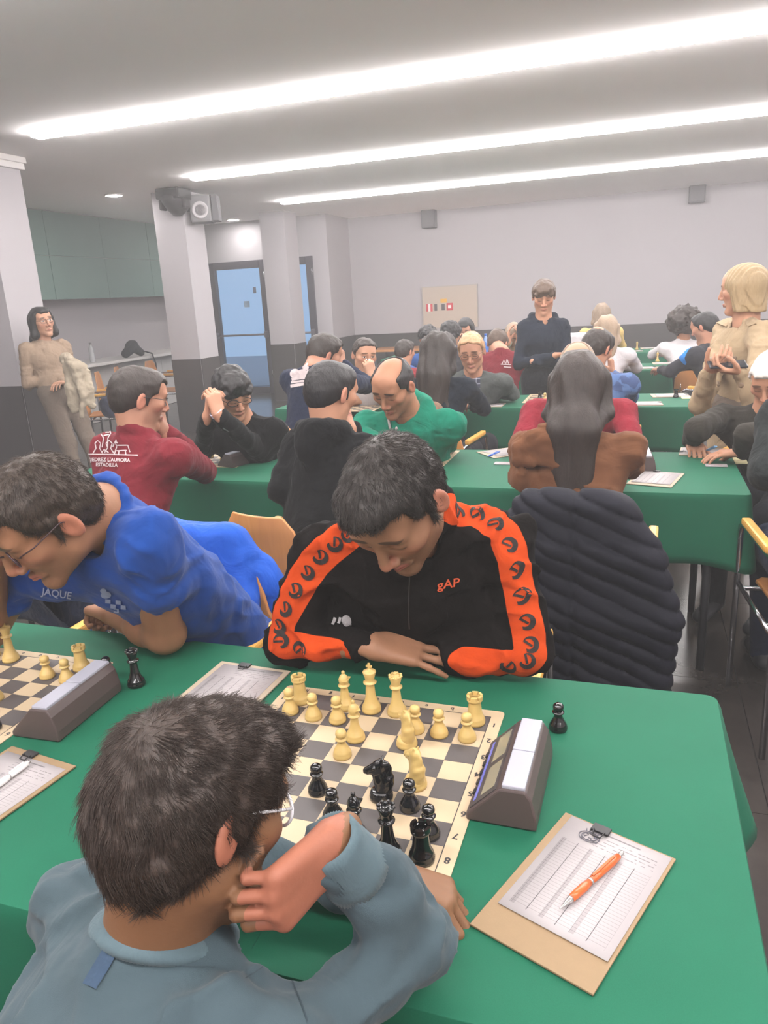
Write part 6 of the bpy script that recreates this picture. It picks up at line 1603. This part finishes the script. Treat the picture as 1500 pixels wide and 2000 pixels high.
def card(u, v, label, w=.085, h=.05, rz=0.0, mat=None):
    p = TZ(u, v, .752); c = empty('name_card', (p[0], p[1], .7512), rz, label, 'card')
    MB().box((-w / 2, -h / 2, 0), (w / 2, h / 2, .0025), .0008).build('card_stock', mat or M_PAPER, c); MB().box((-w * .25, -.002, .0025), (w * .25, .002, .0028)).build('printed_line', pm('red_grey_ink', (150, 110, 110), .7, var=0), c)
card(1399, 909, 'small white name card near the edge of the second table'); card(984, 905, 'small white name card left of the camel coat')
card(1446, 900, 'cream paper strip at the right end of the second table', .05, .12, 0, pm('cream_paper', (214, 204, 160), .8))
PB = pm('blue_plastic', (44, 96, 186), .3, var=0); PL = pm('pale_blue_plastic', (120, 170, 214), .3, var=0); PK_ = pm('pink_plastic', (206, 90, 110), .4, var=0)
pen(TZ(952, 892, .757), TZ(976, 882, .757), 'blue ball pen beside the score sheet left of the camel coat', PB, tip=PB); pen(TZ(1378, 880, .77), TZ(1400, 872, .80), 'pale blue pen in the hand of the man in the olive jacket', PL, tip=PL); pen(TZ(500, 892, .757), TZ(530, 886, .757), 'pink and blue marker on the second table', PL, tip=PK_, name='marker')
# third row
small_board(905, 785, 'chess board of the third table before the man in the grey fleece', [('queen', 1, .03, -.06, 'ivory queen before the man in the grey fleece'), ('king', 1, .12, .04, 'ivory king before the man in the grey fleece'), ('rook', 1, .13, -.02, 'ivory rook before the man in the grey fleece'), ('pawn', 1, .02, .02, 'ivory pawn before the man in the grey fleece')])
p = TZ(962, 782, .75); clock(p[0], p[1], 0, 'black chess clock beside the man in the grey fleece')
sheet(950, 792, -90, 'score sheet before the clock of the man in the grey fleece'); sheet(1255, 789, -86, 'score sheet at the near edge of the third table, right part'); sheet(1308, 773, -84, 'score sheet at the far edge of the third table, right part')
card(1340, 776, 'cream paper strip at the right end of the third table', .06, .14, 0, MATS['cream_paper'])
small_board(1090, 778, 'chess board of the third table behind the red sweater', [('rook', 0, -.12, -.05, 'black rook left of the red sweater, third table'), ('pawn', 1, -.08, -.10, 'ivory pawn left of the red sweater, third table')])
small_board(690, 795, 'chess board of the third table before the man in the white shirt', [('rook', 1, .05, .12, 'ivory rook before the man in the white shirt'), ('pawn', 1, .10, .10, 'ivory pawn before the man in the white shirt')])
# fourth and fifth rows
p = TZ(1240, 717, .75); clock(p[0], p[1], 0, 'chess clock on the fourth table, right part'); sheet(1254, 719, -88, 'score sheet beside the clock on the fourth table'); sheet(1301, 710, -86, 'score sheet at the far edge of the fourth table'); sheet(1308, 718, -80, 'score sheet at the right end of the fourth table')
sheet(1234, 686, -88, 'score sheet on the left part of the fifth table'); sheet(1272, 680, -86, 'score sheet on the right part of the fifth table')
def lone(kind, w, u, v, lab): p = TZ(u, v, ZT); piece(kind, bool(w), p[0], p[1], lab, 0, None, ZT)
lone('king', 1, 1244, 683, 'ivory king standing on the fifth table'); lone('king', 1, 1284, 706, 'ivory king standing on the fourth table'); lone('rook', 0, 1320, 776, 'black piece at the right end of the third table')
p = TZ(949, 690, .75); wb_ = empty('water_bottle', (p[0], p[1], ZT), 0, 'blue water bottle behind the man in the grey fleece', 'bottle')
MB().lathe([(.0, 0), (.034, 0), (.035, .16), (.016, .20), (.015, .215)], 14).build('bottle_body', pm('blue_clear_plastic', (110, 140, 190), .15, var=.05, coat=.3), wb_); MB().lathe([(.017, .215), (.017, .24)], 12).build('cap', PB, wb_)
# a plain wooden table by the back wall
a, b = TY(728, 682, 11.0), TY(1010, 668, 11.0)
bt = empty('wooden_table', ((a[0] + b[0]) / 2, 11.1, 0), 0, 'long plain wooden table against the back wall', 'table')
zt_ = a[2]
MB().box((a[0], 10.75, zt_ - .035), (b[0], 11.45, zt_), .006).build('table_top', M_PLY, bt, True)
for xx in (a[0] + .1, (a[0] + b[0]) / 2, b[0] - .1):
    for yy in (10.82, 11.38): MB().tube([(xx, yy, 0), (xx, yy, zt_ - .035)], .02, 8).build('leg', M_LEG, bt, True)
# ---------------------------------------------------------------- faint haze in the air of the hall
hz = MB().box((XL + .01, YF + .01, .004), (XR - .01, YB - .01, ZC - .001)).build('haze', None)
t = NT('hall_haze'); vs_ = t.n('ShaderNodeVolumeScatter'); vs_.inputs['Density'].default_value = .014; vs_.inputs['Anisotropy'].default_value = .2
vs_.inputs['Color'].default_value = (1, .99, .98, 1)
t.t.links.new(vs_.outputs[0], t.t.nodes['Material Output'].inputs['Volume'])
for l in list(t.t.nodes['Material Output'].inputs['Surface'].links): t.t.links.remove(l)
hz.data.materials.clear(); hz.data.materials.append(t.mat); hz['kind'] = 'stuff'; tag(hz, 'faint bright haze in the air of the hall', 'haze')
